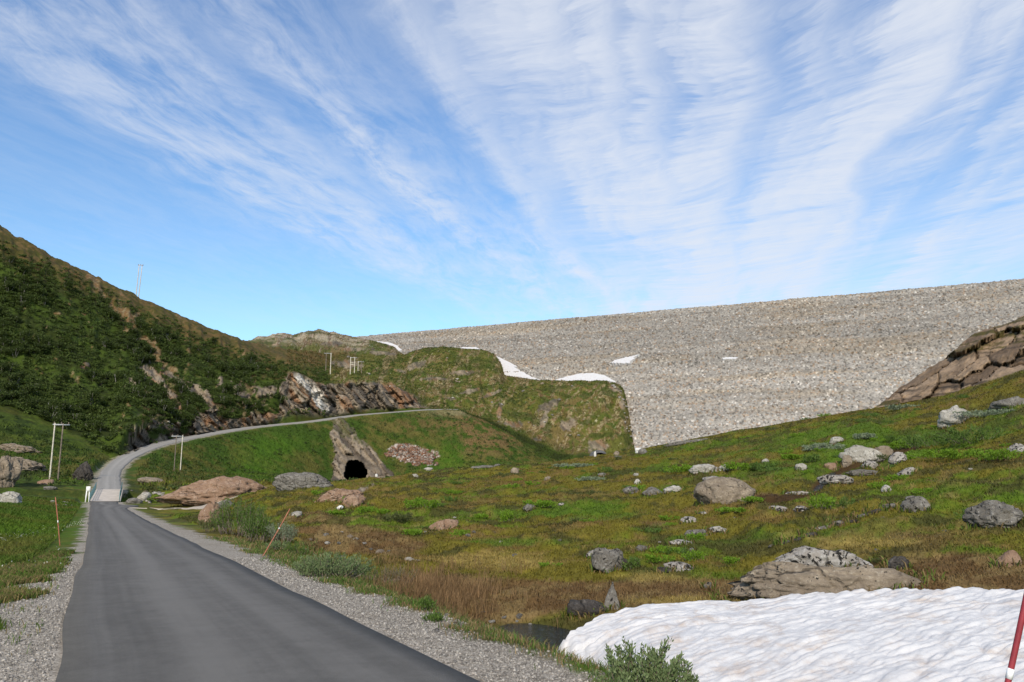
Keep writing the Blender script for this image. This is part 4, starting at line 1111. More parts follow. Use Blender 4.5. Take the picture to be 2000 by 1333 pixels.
# skyline pair: stands just behind the crest
pk = at_r(266.5, 566, 392)
o = empty('power_pole', (pk[0], pk[1], pk[2] - 2.5)); tag(o, 'slim pale power pole pair rising alone on the left skyline', 'power pole', 'wooden power line poles')
hgt = 392 * (566 - 521) / 1560 + 2.5
ex = Vector((1, 0.2, 0)).normalized()
for s_ in (0, 1):
    mb = MB(); mb.tube(ex * (s_ * 1.05) + Vector((0, 0, -3)), ex * (s_ * 1.25) + Vector((0.35, 0, hgt)), 0.20, 0.16, n=8, rings=4); mb.build('post', M['wood'], o, smooth=True)
mb = MB(); mb.box(ex * 0.62 + Vector((0.35, 0, hgt - 0.2)), (2.4, 0.2, 0.25)); mb.build('crossarm', M['metal'], o)
for s_ in (-0.4, 0.6, 1.6):
    mb = MB(); mb.tube(ex * s_ + Vector((0.35, 0, hgt - 0.1)), ex * s_ + Vector((0.35, 0, hgt + 0.3)), 0.12, 0.08, n=6); mb.build('insulator', M['wood_dark'], o)

# ------------------------------------------------------------------ rocks
def ico(sub_):
    import bmesh
    bm = bmesh.new(); bmesh.ops.create_icosphere(bm, subdivisions=sub_, radius=1.0)
    v_ = np.array([tuple(q_.co) for q_ in bm.verts]); f_ = np.array([[q_.index for q_ in fc_.verts] for fc_ in bm.faces]); bm.free()
    return v_, f_
ICO = {k: ico(k) for k in (2, 3, 4, 5)}
def rock_shape(seed, sub_=4, facets=9, rough_=0.12, flat=False, strat=0.0):
    v_, f_ = ICO[sub_]; v_ = v_.copy(); rs = np.random.default_rng(seed)
    n_ = v_ / np.linalg.norm(v_, axis=1)[:, None]
    rad = np.ones(len(v_))
    for k in range(facets):
        d = rs.normal(size=3); d /= np.linalg.norm(d); lim = 0.62 + 0.3 * rs.random()
        dd = n_ @ d
        with np.errstate(divide='ignore', invalid='ignore'):
            rad = np.where(dd * rad > lim, rad * 0.15 + 0.85 * lim / np.maximum(dd, 1e-3), rad)
    o_ = rs.random(3) * 50
    X1, X2, X3 = (n_[:, k] * 1.6 + o_[k] for k in range(3))
    f1 = fbm3(X1, X2, X3, 5, seed, 0.6) - 0.5
    rg = 1 - np.abs(2 * fbm3(X1 * 1.3 + 9, X2 * 1.3, X3 * 1.3, 4, seed + 3, 0.55) - 1)
    rc, re_ = worley(n_[:, 0] * 1.9 + n_[:, 2] * .8 + o_[0], n_[:, 1] * 1.9 - n_[:, 2] * 1.3 + o_[1], seed + 40)
    rad = rad * (1 + rough_ * 2.4 * f1 - rough_ * 0.55 * (rg > .93) * (rg - .93) * 12 + rough_ * 0.9 * (rc[0] - .5) - rough_ * 0.7 * sst(re_, 0.12, 0.0))
    v_ = n_ * rad[:, None]
    if strat > 0:
        tl = rs.normal(size=2) * 0.25
        q_ = v_[:, 2] + v_[:, 0] * tl[0] + v_[:, 1] * tl[1]
        st = np.abs(((q_ * 3.2 + 0.35 * fbm3(v_[:, 0] * 2, v_[:, 1] * 2, v_[:, 2] * 2, 2, seed)) % 1.0) - 0.5)
        v_ = v_ * (1 - strat * sst(st, 0.16, 0.02))[:, None]
    return v_, f_

FEET = []
def rock(name, px, py, w_, h_, mat, label, depth=0.8, seed=None, cat='boulder', group=None, sink=0.42, sub_=4, pointed=0.0, strat=0.0, tilt=0.0, kmin=0.0, facets=9, rough_=0.17, prof=None):
    p = hit(px, py, kmin)
    if p is None: print('no hit', label); return
    r_ = math.hypot(p[0], p[1]); mpp = r_ / 1620.0 / 0.985
    seed = seed or int(px * 7 + py)
    v_, f_ = rock_shape(seed, sub_, facets, rough_, strat=strat)
    W_, H_ = w_ * mpp, h_ * mpp
    if pointed > 0:
        s_ = 1 - pointed * np.clip(v_[:, 2] * 0.5 + 0.5, 0, 1); v_[:, 0] *= s_; v_[:, 1] *= s_
    v_[:, 0] *= W_ / (v_[:, 0].max() - v_[:, 0].min())
    v_[:, 1] *= depth * W_ / (v_[:, 1].max() - v_[:, 1].min())
    full = H_ * (1 + sink)
    v_[:, 2] = (v_[:, 2] - v_[:, 2].min()) * full / (v_[:, 2].max() - v_[:, 2].min()) - H_ * sink
    if prof: v_[:, 2] *= np.interp(v_[:, 0] / W_ + .5, np.linspace(0, 1, len(prof)), prof)
    if tilt:
        a_ = R(tilt); x_, z_ = v_[:, 0].copy(), v_[:, 2].copy(); v_[:, 0] = x_ * math.cos(a_) + z_ * math.sin(a_); v_[:, 2] = -x_ * math.sin(a_) + z_ * math.cos(a_)
    a_ = math.atan2(p[0], p[1])
    back_ = depth * W_ * 0.35
    if r_ < 75:
        for q_ in range(int(20 + w_ * .9)):
            th_ = random.uniform(0, 6.283); e_ = random.uniform(.46, .60)
            lx, ly = math.cos(th_) * W_ * e_, math.sin(th_) * W_ * depth * e_
            FEET.append((p[0] + math.sin(a_) * (back_ + ly) + math.cos(a_) * lx, p[1] + math.cos(a_) * (back_ + ly) - math.sin(a_) * lx, r_))
    o = mk(name, v_, f_, [M[mat]], smooth=True, loc=(p[0] + math.sin(a_) * back_, p[1] + math.cos(a_) * back_, p[2]))
    o.rotation_euler = (0, 0, -a_)
    return tag(o, label, cat, group)

RK = [
 # px, base py, width, height, material, label, extra
 (1415, 985, 114, 50, 'tan', 'largest rounded tan boulder in the middle of the meadow', dict(sub_=5, facets=7, rough_=.10)),
 (1392, 951, 46, 20, 'lichen', 'pale lichen covered lump behind the largest tan boulder', {}),
 (1232, 964, 32, 13, 'grey', 'flat stone with dark underside, leftmost of three in the upper meadow', {}),
 (1275, 969, 40, 17, 'grey', 'brownish low boulder, middle of three in a row in the upper meadow', {}),
 (1317, 963, 38, 14, 'pale', 'smooth grey boulder, right of three in a row in the upper meadow', {}),
 (1245, 946, 14, 10, 'pale', 'small upright pale stone behind the row of three', dict(sub_=3)),
 (1186, 1117, 62, 42, 'grey', 'blocky grey boulder in the brown heath above the pointed stone', dict(sub_=5)),
 (1168, 1090, 42, 16, 'lichen', 'white lichen slab leaning behind the blocky grey boulder', dict(tilt=-14)),
 (1215, 1113, 30, 22, 'dark', 'dark small boulder against the right side of the blocky one', {}),
 (1197, 1192, 32, 50, 'grey', 'upright pyramid shaped grey stone at the snow edge', dict(pointed=.82, facets=14, depth=.7)),
 (1143, 1204, 76, 28, 'dark', 'low dark mottled boulder at the left tip of the snow', dict(strat=.06)),
 (1608, 1119, 186, 42, 'lichen', 'big white slab with black lichen spots behind the snow', dict(sub_=5, sink=.4, depth=.4, rough_=.2, prof=[.5, .8, 1.05, 1.0, 1.0, .85, .5])),
 (1600, 1168, 346, 58, 'tan', 'long flat tan bedrock slab along the top of the snow bank', dict(sub_=5, sink=.6, depth=.3, strat=.07, rough_=.22, facets=14, prof=[.6, .85, 1.0, 1.0, .98, 1, 1.05, 1.05, .8])),
 (1757, 1113, 36, 22, 'dark', 'black lichen lump on the right end of the long slab', {}),
 (1788, 1001, 48, 28, 'grey', 'rounded grey boulder alone on the right meadow slope', {}),
 (1943, 1029, 90, 43, 'grey', 'large tilted grey boulder near the right edge', dict(sub_=5, strat=.06, tilt=-6)),
 (1982, 1024, 30, 26, 'tan', 'smaller block leaning on the large tilted boulder', {}),
 (1966, 1109, 38, 30, 'pink', 'tan leaning stone in brown grass by the right edge', dict(tilt=24, pointed=.3)),
 (1731, 962, 18, 13, 'pale', 'small pale pointed stone below the stream rocks', dict(sub_=3, pointed=.5)),
 (1377, 924, 54, 17, 'pale', 'pale flat slab above the largest tan boulder', dict(strat=.08, depth=.6)),
 (1418, 921, 30, 13, 'pale', 'pale rounded slab right of the flat slab on the upper meadow', {}),
 (1634, 866, 26, 12, 'pale', 'rounded pale boulder high on the meadow near the skyline', dict(sub_=3)),
 (1868, 830, 62, 34, 'pale', 'angular pale boulder with dark cracks below the brown crag', dict(strat=.09, tilt=-12)),
 (1972, 798, 66, 20, 'grey', 'long grey slab below the crag at the right edge', dict(tilt=-8)),
 (1990, 884, 34, 16, 'lichen', 'small lichen boulder at the right edge under green shrubs', {}),
 (1685, 902, 78, 30, 'pale', 'longest pale slab above the little stream', dict(strat=.1, depth=.5)),
 (1725, 897, 40, 24, 'tan', 'tan block at the right end of the long stream slab', {}),
 (1655, 912, 20, 22, 'tan', 'upright tan stone on the stream bank', dict(pointed=.3)),
 (1622, 918, 22, 13, 'pink', 'reddish stone in the stream bed', {}),
 (1700, 915, 30, 14, 'lichen', 'white spotted stone below the long stream slab', {}),
 (1757, 904, 32, 20, 'lichen', 'white lichen block right of the stream slabs', dict(tilt=-20)),
 (1773, 928, 38, 12, 'lichen', 'narrow white stone tilted in the grass right of the stream', dict(tilt=-16)),
 (1630, 945, 62, 16, 'lichen', 'broken white ledge on the lower stream bank', dict(depth=.5, strat=.1)),
 (1558, 966, 52, 6, 'lichen', 'pale wet ledge along the stream pool', dict(depth=.4, strat=.1, rough_=.3)),
 (1690, 930, 70, 12, 'grey', 'dark cracked ledge below the stream slabs', dict(depth=.5, strat=.1)),
 (1565, 918, 22, 12, 'pale', 'pale stone left of the stream head', dict(sub_=3)),
 (1565, 999, 28, 10, 'lichen', 'flat spotted stone left of the two green bushes', dict(sub_=3)),
 (1518, 998, 34, 9, 'lichen', 'low lichen ledge in the meadow under the stream pool', dict(sub_=3)),
 (868, 1037, 58, 20, 'pink', 'half buried pinkish slab with dark hollow in the left meadow', dict(depth=.5, tilt=-12)),
 (1035, 998, 26, 13, 'grey', 'rounded grey stone nestled in a bright green shrub', {}),
 (1005, 924, 17, 10, 'tan', 'rounded stone on the meadow skyline', dict(sub_=3)),
 (948, 915, 58, 6, 'grey', 'thin flat slab on the meadow skyline', dict(sub_=3, depth=.5)),
 (1070, 939, 13, 8, 'tan', 'small tan stone just below the meadow skyline', dict(sub_=3)),
 (1176, 931, 20, 7, 'grey', 'tiny grey stone with white end in the upper meadow', dict(sub_=3)),
 (1344, 1022, 30, 12, 'lichen', 'black and white flat stone in the centre meadow', {}),
 (1372, 1006, 18, 6, 'lichen', 'thin pale stone right below the largest boulder', dict(sub_=3)),
 (1362, 1050, 44, 14, 'grey', 'grey stone half under a green shrub in the centre meadow', {}),
 (1402, 1040, 32, 11, 'pale', 'smooth pale stone right of the half hidden one', {}),
 (1327, 1064, 46, 9, 'lichen', 'thin black spotted slab in the centre meadow', dict(depth=.5)),
 (1252, 1078, 26, 12, 'grey', 'grey stone with dark top left of the thin spotted slab', {}),
 (1322, 1118, 54, 18, 'lichen', 'dark topped flat rock below the centre shrubs', dict(depth=.6)),
 (1296, 1119, 30, 10, 'dark', 'brown low stone touching the dark topped rock', dict(sub_=3)),
 (1383, 1151, 22, 12, 'grey', 'small grey stone left of the long slab', dict(sub_=3)),
 (405, 1021, 38, 40, 'pink', 'pointed reddish rock beside the gravel track', dict(pointed=.5, facets=12, tilt=18)),
 (438, 993, 34, 14, 'grey', 'grey rock behind the pointed reddish one', {}),
 (428, 981, 222, 52, 'pink', 'long rounded reddish bedrock hump beyond the gravel track', dict(sub_=5, depth=.4, sink=.45, rough_=.26, strat=.05, kmin=5.08, prof=[.35, .5, .62, .8, .95, 1.05, 1.0, .75, .5])),
 (592, 952, 112, 28, 'grey', 'smooth grey bedrock hump right of the long reddish hump', dict(sub_=5, depth=.5, sink=.6, kmin=4.8)),
 (482, 962, 60, 16, 'pink', 'low reddish rock shelf in front of the grey hump', dict(kmin=5.0, depth=.4)),
 (18, 987, 38, 22, 'pale', 'whitish rounded boulder at the left edge', dict(sub_=5)),
 (42, 885, 78, 17, 'tan', 'upper flat brown ledge on the left bank', dict(depth=.8, strat=.09, rough_=.28, facets=14, sub_=5, prof=[.8, 1, 1, .9, .7, .55, .4], kmin=6)),
 (40, 918, 86, 24, 'tan', 'middle brown ledge on the left bank', dict(depth=.8, strat=.09, rough_=.28, facets=14, sub_=5, prof=[1.1, 1, .95, .9, .7, .6, .4], kmin=5.5)),
 (6, 952, 52, 52, 'tan', 'big brown outcrop cut by the left edge', dict(depth=.8, strat=.09, rough_=.28, facets=14, sub_=5, kmin=5.0)),
 (163, 938, 34, 32, 'dark', 'dark shaded rock beside the road above the bridge', dict(kmin=6, rough_=.3, facets=14, sub_=5, depth=.8, prof=[.45, .8, 1, 1, .7, .3])),
 (90, 947, 26, 9, 'pink', 'pinkish stone at the foot of the tall poles', dict(sub_=3, kmin=5)),
 (97, 957, 22, 6, 'grey', 'flat stone below the pinkish one', dict(sub_=3, kmin=5)),
 (300, 944, 54, 10, 'tan', 'low tan ledge on the slope right of the bridge', dict(depth=.5, tilt=10, kmin=6)),
 (282, 977, 26, 14, 'pale', 'pale boulder on the bank right of the bridge', dict(kmin=4.5)),
 (262, 984, 28, 10, 'grey', 'grey boulder beside the bridge railing', dict(kmin=4.5)),
 (1162.5, 893, 5, 11, 'white', 'small white stone in front of the low grey portal', dict(sub_=3)),
 (1247, 886, 14, 11, 'white', 'bright white stone at the foot of the dam', dict(sub_=3)),
 (1256, 887, 18, 10, 'grey', 'grey stone beside the bright white one', dict(sub_=3)),
 (1205, 889, 12, 8, 'tan', 'tan stone left of the dam foot', dict(sub_=3)),
 (1206, 894, 18, 4, 'grey', 'flat grey stone below the tan one', dict(sub_=3)),
 (735, 932, 6, 6, 'white', 'tiny white stone right of the tunnel mouth', dict(sub_=3, kmin=5)),
 (1335, 868, 90, 7, 'grey', 'thin grey ledge just below the foot of the dam', dict(depth=.3, tilt=-8)),
 (835, 919, 20, 6, 'pale', 'flat pale stone on the skyline below the rubble', dict(sub_=3)),
 (812, 932, 12, 6, 'pale', 'pale stone on the crest right of the tunnel', dict(sub_=3)),
 (664, 978, 104, 24, 'pink', 'broad bare tan ledge sloping on the crest of the left meadow', dict(depth=.5, sink=.7, tilt=-13, strat=.08, rough_=.25, sub_=5, facets=14, prof=[.5, .9, 1, 1, .9, .8, .6])),
 (688, 990, 56, 22, 'pink', 'narrow bare ledge running down right of the broad tan ledge', dict(depth=.6, sink=.7, tilt=-28, strat=.08, rough_=.25)),
 (664, 996, 14, 8, 'white', 'white stone at the foot of the narrow ledge', dict(sub_=3)),
 (578, 1010, 26, 10, 'pale', 'pale flat stone left of the bare ledge', dict(sub_=3, tilt=-12)),
]
for k, (px, py, w_, h_, mat, lab, ex_) in enumerate(RK):
    rock('boulder', px, py, w_, h_, mat, lab, **ex_)
# diagonal row of low stones
for k in range(9):
    f_ = k / 8
    rock('stone', 1530 + 205 * f_ + random.uniform(-5, 5), 1064 - 70 * f_ + random.uniform(-2, 2), random.uniform(22, 36), random.uniform(5, 8), random.choice(['dark', 'grey']),
         'low dark stone in the diagonal row crossing the right meadow', sub_=3, group='stones in the diagonal row', cat='stone', depth=.5, tilt=-16, seed=600 + k)
# scattered small stones, copies of six
proto = []
for k in range(6):
    v_, f_ = rock_shape(900 + k, 3, 8, .14)
    v_ = v_ * np.array([0.5, 0.42, 0.3]); proto.append((v_, f_))
pm = []
for k, (v_, f_) in enumerate(proto):
    o = mk('stone', v_, f_, [M[['pale', 'grey', 'lichen', 'tan', 'grey', 'pale'][k]]], smooth=True)
    pm.append(o)
used = [False] * 6
def scatter_stone(px, py, wpx, label, group, kmin=0.0):
    p = hit(px, py, kmin)
    if p is None: return
    r_ = math.hypot(p[0], p[1]); k = random.randrange(6)
    if used[k]: o = pm[k].copy(); COL.objects.link(o)
    else: o = pm[k]; used[k] = True
    s_ = wpx * r_ / 1620
    o.scale = (s_, s_, s_ * random.uniform(.6, 1.1)); o.location = (p[0], p[1], p[2] + 0.04 * s_); o.rotation_euler = (random.uniform(-.3, .3), random.uniform(-.3, .3), random.uniform(0, 6.28))
    tag(o, label, 'stone', group)
for k in range(26):
    scatter_stone(random.uniform(880, 1990), random.uniform(900, 1120), random.uniform(5, 15), 'small grey stone lying in the open right meadow', 'small stones of the right meadow')
for px, py, s_ in [(636, 1046, 14), (668, 1040, 8), (640, 1062, 12), (662, 1062, 10), (684, 1050, 16), (695, 1054, 14), (712, 1062, 9), (724, 1074, 9), (607, 1055, 10), (742, 1080, 22), (800, 1095, 24), (815, 1097, 14), (830, 1040, 10), (915, 1047, 14), (925, 1040, 10), (600, 1075, 10), (668, 1088, 12), (760, 1078, 10)]:
    scatter_stone(px, py, s_, 'small pale stone on the red brown heath by the left road verge', 'small stones of the brown heath')
for k in range(26):
    scatter_stone(random.uniform(830, 1060), random.uniform(1195, 1245), random.uniform(6, 18), 'small stone on the dark bank left of the snow', 'small stones of the stream bank')
for k in range(34):
    scatter_stone(random.gauss(118, 16), random.uniform(978, 998), random.uniform(5, 11), 'broken stone in the rubble heap left of the bridge', 'rubble left of the bridge', 3)
for k in range(40):
    scatter_stone(random.uniform(640, 1210), random.uniform(690, 870), random.uniform(4, 11), 'pale stone scattered on the grassy knoll below the dam', 'stones of the grassy knoll', 11)
for k in range(24):
    scatter_stone(random.uniform(255, 330), random.uniform(955, 985), random.uniform(4, 12), 'small stone on the rough bank right of the bridge', 'stones right of the bridge', 3)

for k in range(34):
    f_ = random.random()
    scatter_stone(np.interp(f_, [0, .2, .4, 1], [1190, 1214, 1222, 1236]) + random.gauss(-2, 4), np.interp(f_, [0, .2, .4, 1], [748, 762, 785, 872]) + random.gauss(2, 4), random.uniform(4, 10), 'stone in the brown rim where the grassy knoll meets the dam', 'stones along the knoll rim', 11)

# rubble pile under the upper road
def hit_many(pxs, pys, kmin): return [h_ for h_ in (hit(a_, b_, kmin) for a_, b_ in zip(pxs, pys)) if h_ is not None]
vs, fs, cs_ = [], [], []
bv, bf = ICO[2]
n_ = 0
cand = []
while len(cand) < 1100:
    x_, y_ = random.uniform(750, 860), random.uniform(864, 914)
    a_ = ((x_ - 806) * .985 + (y_ - 888) * .17) / 48; b_ = (-(x_ - 806) * .17 + (y_ - 888) * .985) / 19
    nz_ = float(fbm2(np.array(x_ / 14.0), np.array(y_ / 9.0), 3, 640)) - .5
    if a_ * a_ + b_ * b_ + nz_ * 2.4 + (x_ < 800) * (y_ > 893) * .5 + random.uniform(-.25, .25) < 0.8: cand.append((x_, y_))
for k, (x_, y_) in enumerate(cand):
    p = hit(x_, y_, 7.8)
    if p is None: continue
    v_ = bv * (1 + (np.random.default_rng(k).random((len(bv), 1)) - .5) * .6) * np.array([.46, .42, .34]) * random.uniform(.4, 1.25)
    a_ = random.uniform(0, 6.28); v_ = np.stack([v_[:, 0] * math.cos(a_) - v_[:, 1] * math.sin(a_), v_[:, 0] * math.sin(a_) + v_[:, 1] * math.cos(a_), v_[:, 2]], 1)
    vs.append(v_ + p + [0, 0, 0.1]); fs.append(bf + n_); n_ += len(bv)
    g_ = random.choice([(.30, .15, .09), (.38, .30, .24), (.46, .41, .36), (.20, .12, .085), (.34, .2, .13)]); j_ = random.uniform(.35, .8)
    cs_.append(np.tile(np.array(g_) * j_, (len(bv), 1)))
tag(mk('rubble_pile', np.concatenate(vs), np.concatenate(fs), [M['cliff']], col=np.concatenate(cs_)), 'fan of reddish and grey blasted rubble on the slope right of the tunnel', 'rubble', kind='stuff')

# ------------------------------------------------------------------ foreground snow bank
snow_top = [(1040, 1262), (1066, 1246), (1120, 1220), (1200, 1191), (1300, 1173), (1450, 1165), (1600, 1155), (1750, 1146.5), (1900, 1146), (2060, 1147), (2300, 1150)]
ns_c = 520
pxs = np.linspace(1046, 2290, ns_c)
top_py = np.interp(pxs, [a_ for a_, _ in snow_top], [b_ for _, b_ in snow_top]) + (fbm2(pxs / 30, pxs * 0, 4, 820) - .5) * 5 * sst(pxs, 1066, 1100)
bot_py = np.interp(pxs, [1040, 1140, 1240, 1350, 1450, 1600, 2300], [1266, 1287, 1322, 1352, 1380, 1420, 1520])
bot_py = bot_py + (fbm2(pxs / 22, pxs * 0 + 3, 4, 821) - .5) * 8
rt = np.interp(pxs, [1046, 1120, 1200, 1400, 1600, 2300], [14.6, 16.2, 17.6, 18.9, 19.2, 18.8])
nr = 300
sv = np.zeros((ns_c, nr, 3))
for i in range(ns_c):
    pt = at_r(pxs[i], top_py[i], rt[i])
    zb_ = -1.22 + 0.10 * min(1, (pxs[i] - 1066) / 300)
    pb_ = at_z(pxs[i], bot_py[i], zb_)
    t_ = np.linspace(0, 1, nr)[:, None]
    L_ = pb_[None] * (1 - t_) + pt[None] * t_
    ln = math.hypot(*(pt - pb_)[:2])
    L_[:, 2] += 0.18 * np.sin(math.pi * t_[:, 0]) * min(1, ln / 4)
    sv[i] = L_
X_, Y_, Z_ = sv[..., 0], sv[..., 1], sv[..., 2]
a1 = R(28)
q1 = X_ * math.cos(a1) + Y_ * math.sin(a1); q2 = -X_ * math.sin(a1) + Y_ * math.cos(a1)
q2 = q2 + 0.35 * (fbm2(X_ / 1.2, Y_ / 1.2, 3, 830) - .5)
r1_ = fbm2(q1 / 1.05, q2 / 0.21, 3, 831, 0.48)
cup = (1 - np.abs(2 * r1_ - 1)) ** 1.5
Z_ = Z_ - 0.085 * cup * (.6 + .8 * fbm2(X_ / 1.6, Y_ / 1.6, 3, 835)) + 0.10 * (fbm2(X_ / 2.5, Y_ / 2.5, 3, 832) - .5) + 0.02 * (fbm2(X_ / .12, Y_ / .12, 2, 833) - .5)
tap = sst(np.arange(ns_c)[:, None] / 34.0, 1.0, 0.0) + sst(np.arange(ns_c)[:, None] + 25 * np.sin(np.arange(nr) / 40.0)[None], 455.0, ns_c - 8.0)
tap = np.clip(tap, 0, 1)
Z_ = Z_ - tap * (Z_ + 1.42)
sv[..., 2] = Z_
# skirts down into the ground all round
sk_n = sv[:, 0].copy(); sk_n[:, 2] -= 0.22; sk_n += np.array([0.03, 0.08, 0]); sk_n2 = sv[:, 0].copy(); sk_n2[:, 2] -= 1.0; sk_n2[:, 1] += .5
sk_f = sv[:, -1].copy(); sk_f[:, 2] -= 0.12; sk_f[:, 1] += 0.10; sk_f2 = sv[:, -1].copy(); sk_f2[:, 2] -= 1.2; sk_f2[:, 1] += 0.25
sv2 = np.concatenate([sk_n2[:, None], sk_n[:, None], sv, sk_f[:, None], sk_f2[:, None]], 1)
left = sv2[:1].copy(); left[:, :, 2] -= 0.5; left[:, :, 0] -= 0.05
sv2 = np.concatenate([left, sv2], 0)
ids = np.arange(sv2.shape[0] * sv2.shape[1]).reshape(sv2.shape[:2])
fs = np.stack([ids[:-1, :-1], ids[1:, :-1], ids[1:, 1:], ids[:-1, 1:]], -1).reshape(-1, 4)
tag(mk('snow_bank', sv2.reshape(-1, 3), fs, [M['snow']], smooth=True), 'large rippled old snow bank filling the lower right foreground', 'snow bank')

# stream water
def water(pts, z, name='stream'):
    vs_ = [at_z(x, y, z) for x, y in pts]
    c_ = np.mean(vs_, 0); n_ = len(vs_)
    vs_.append(c_)
    if n_ % 2: raise ValueError
    return struct(mk(name, vs_, [(i, (i + 1) % n_, (i + 2) % n_, n_) for i in range(0, n_, 2)], [M['water']]))
water([(975, 1224), (1000, 1217), (1040, 1215), (1080, 1213), (1130, 1220), (1130, 1262), (1090, 1275), (1050, 1262), (1010, 1246), (985, 1236)], -1.30)
bw = []
for px, py in BECK[:6]:
    p = hit(px, py); bw.append(p)
bw = np.array(bw)
vs, fs = [], []
for i, p in enumerate(bw):
    t_ = bw[min(i + 1, len(bw) - 1)] - bw[max(i - 1, 0)]; t_ /= np.linalg.norm(t_[:2]); n2_ = np.array([t_[1], -t_[0], 0])
    ww = (0.5, 0.75, 0.6, 0.35, 0.3, 0.25)[i]
    vs += [p + n2_ * ww * .8 + [0, 0, -.06], p - n2_ * ww * .8 + [0, 0, -.06]]
    if i: fs.append((2 * i - 2, 2 * i - 1, 2 * i + 1, 2 * i))
struct(mk('stream', vs, fs, [M['water']]))
p0 = uv(bu, -16); p1 = uv(bu, 16)
vs = []
for k in range(13):
    l_ = -18 + 3 * k
    c_ = uv(bu - 0.12 * l_, l_); e_ = 2.4 + 0.5 * math.sin(k * 1.7)
    for s_ in (-1, 1):
        q_ = c_ + RU * e_ * s_; vs.append((q_[0], q_[1], -1.2))
fs = [(2 * k, 2 * k + 1, 2 * k + 3, 2 * k + 2) for k in range(12)]
struct(mk('stream', vs, fs, [M['water']]))

# ------------------------------------------------------------------ vegetation
def cell_pick(weight, n):
    """random points on terrain cells: returns positions, colours"""
    A_ = Vall.reshape(NR, NA, 3)
    e1 = A_[1:, :-1] - A_[:-1, :-1]; e2 = A_[:-1, 1:] - A_[:-1, :-1]
    area = np.linalg.norm(np.cross(e1, e2), axis=-1)
    w_ = (area * weight[:-1, :-1]).ravel()
    c_ = np.cumsum(w_); pick = np.searchsorted(c_, rng.random(n) * c_[-1]); pick = np.minimum(pick, len(w_) - 1)
    i, j = np.divmod(pick, NA - 1); a_, b_ = rng.random(n)[:, None], rng.random(n)[:, None]
    P_ = A_[i, j] * (1 - a_) * (1 - b_) + A_[i + 1, j] * a_ * (1 - b_) + A_[i, j + 1] * (1 - a_) * b_ + A_[i + 1, j + 1] * a_ * b_
    return P_, col[i, j], i, j

def blades(name, P_, Cc, hgt, wid, lean, mat, two=True, kind='stuff', lab=None, cat=None):
    n = len(P_)
    az = rng.random(n) * 6.283; la = rng.random(n) * 6.283
    lv = lean * (0.4 + rng.random(n))
    wv = np.stack([np.cos(az), np.sin(az), np.zeros(n)], 1) * (wid / 2)[:, None]
    ld = np.stack([np.cos(la), np.sin(la), np.zeros(n)], 1)
    b0, b1_ = P_ - wv, P_ + wv
    b0[:, 2] -= 0.01; b1_[:, 2] -= 0.01
    mid = P_ + ld * (hgt * lv * 0.3)[:, None] + np.array([0, 0, 1]) * (hgt * 0.6)[:, None]
    tip = P_ + ld * (hgt * lv)[:, None] + np.array([0, 0, 1]) * (hgt * (1 - 0.2 * lv))[:, None]
    V_b = np.stack([b0, b1_, mid + wv * 0.7, mid - wv * 0.7, tip], 1).reshape(-1, 3)
    k_ = np.arange(n)[:, None] * 5
    f_ = np.concatenate([k_ + np.array([[0, 1, 2]]), k_ + np.array([[0, 2, 3]]), k_ + np.array([[3, 2, 4]])], 0)
    cc_ = np.repeat(Cc, 5, 0)
    o = mk(name, V_b, f_, [M[mat]], col=np.clip(cc_, .003, .9))
    return tag(o, lab, cat, kind=kind)

vis = (PX > -60) & (PX < 2060)
def jitc(c_, n, lo=.7, hi=1.5): return c_ * (lo + (hi - lo) * rng.random(n))[:, None]
# left verge
wL = vis * (GR < 26) * (GR > 3) * (lat2 < -1.8) * ((1 - GRV) ** 2 + .012 * (fbm2(GX / .5, GY / .5, 3, 73) > .56)) / np.maximum(GR, 4) ** 1.1
n = 60000
P_, c_, i, j = cell_pick(wL, n)
c_ = np.where(rng.random((n, 1)) < .30 + .3 * (fbm2(P_[:, :1] / 1.3, P_[:, 1:2] / 1.3, 3, 72) > .54), np.array([0.19, 0.145, 0.06]), np.array([0.075, 0.125, 0.016]))
rr_ = np.hypot(P_[:, 0], P_[:, 1])
blades('grass', P_, jitc(c_, n), 0.04 + 0.12 * rng.random(n) ** 2.2, 0.004 + 0.0006 * rr_, 0.8, 'grass')
# left field further out
wL2 = vis * (GR >= 22) * (GR < 110) * (PX < 330) * (lat2 < -2.6) * (1 - GRV) / np.maximum(GR, 4) ** 1.3
n = 60000
P_, c_, i, j = cell_pick(wL2, n); rr_ = np.hypot(P_[:, 0], P_[:, 1])
blades('grass', P_, jitc(c_, n, .8, 1.7), 0.12 + 0.22 * rng.random(n), 0.008 + 0.0007 * rr_, 0.8, 'grass')
# right verge
wR = vis * (GR < 34) * (GR > 4) * (lat2 > 2.2) * (lat2 < 6.2) * ((1 - GRV) ** 1.5 + .012 + .10 * (fbm2(GX / .55, GY / .55, 3, 74) > .60)) * (1 - snowy * 0) / np.maximum(GR, 4) ** 1.0
n = 75000
P_, c_, i, j = cell_pick(wR, n); rr_ = np.hypot(P_[:, 0], P_[:, 1])
dry = rng.random((n, 1)) < 0.30 + 0.25 * (fbm2(P_[:, :1] / 1.5, P_[:, 1:2] / 1.5, 3, 71) > .55)
c_ = np.where(dry, np.array([0.22, 0.16, 0.075]), np.array([0.072, 0.125, 0.022]))
v_h = P_[:, 0] * RN[0] + P_[:, 1] * RN[1] - W / 2
blades('grass', P_, jitc(c_, n), (0.05 + 0.18 * rng.random(n) ** 1.5) * (0.5 + 0.5 * sst(v_h, 2.5, 3.6)), 0.004 + 0.0006 * rr_, 0.8, 'grass')
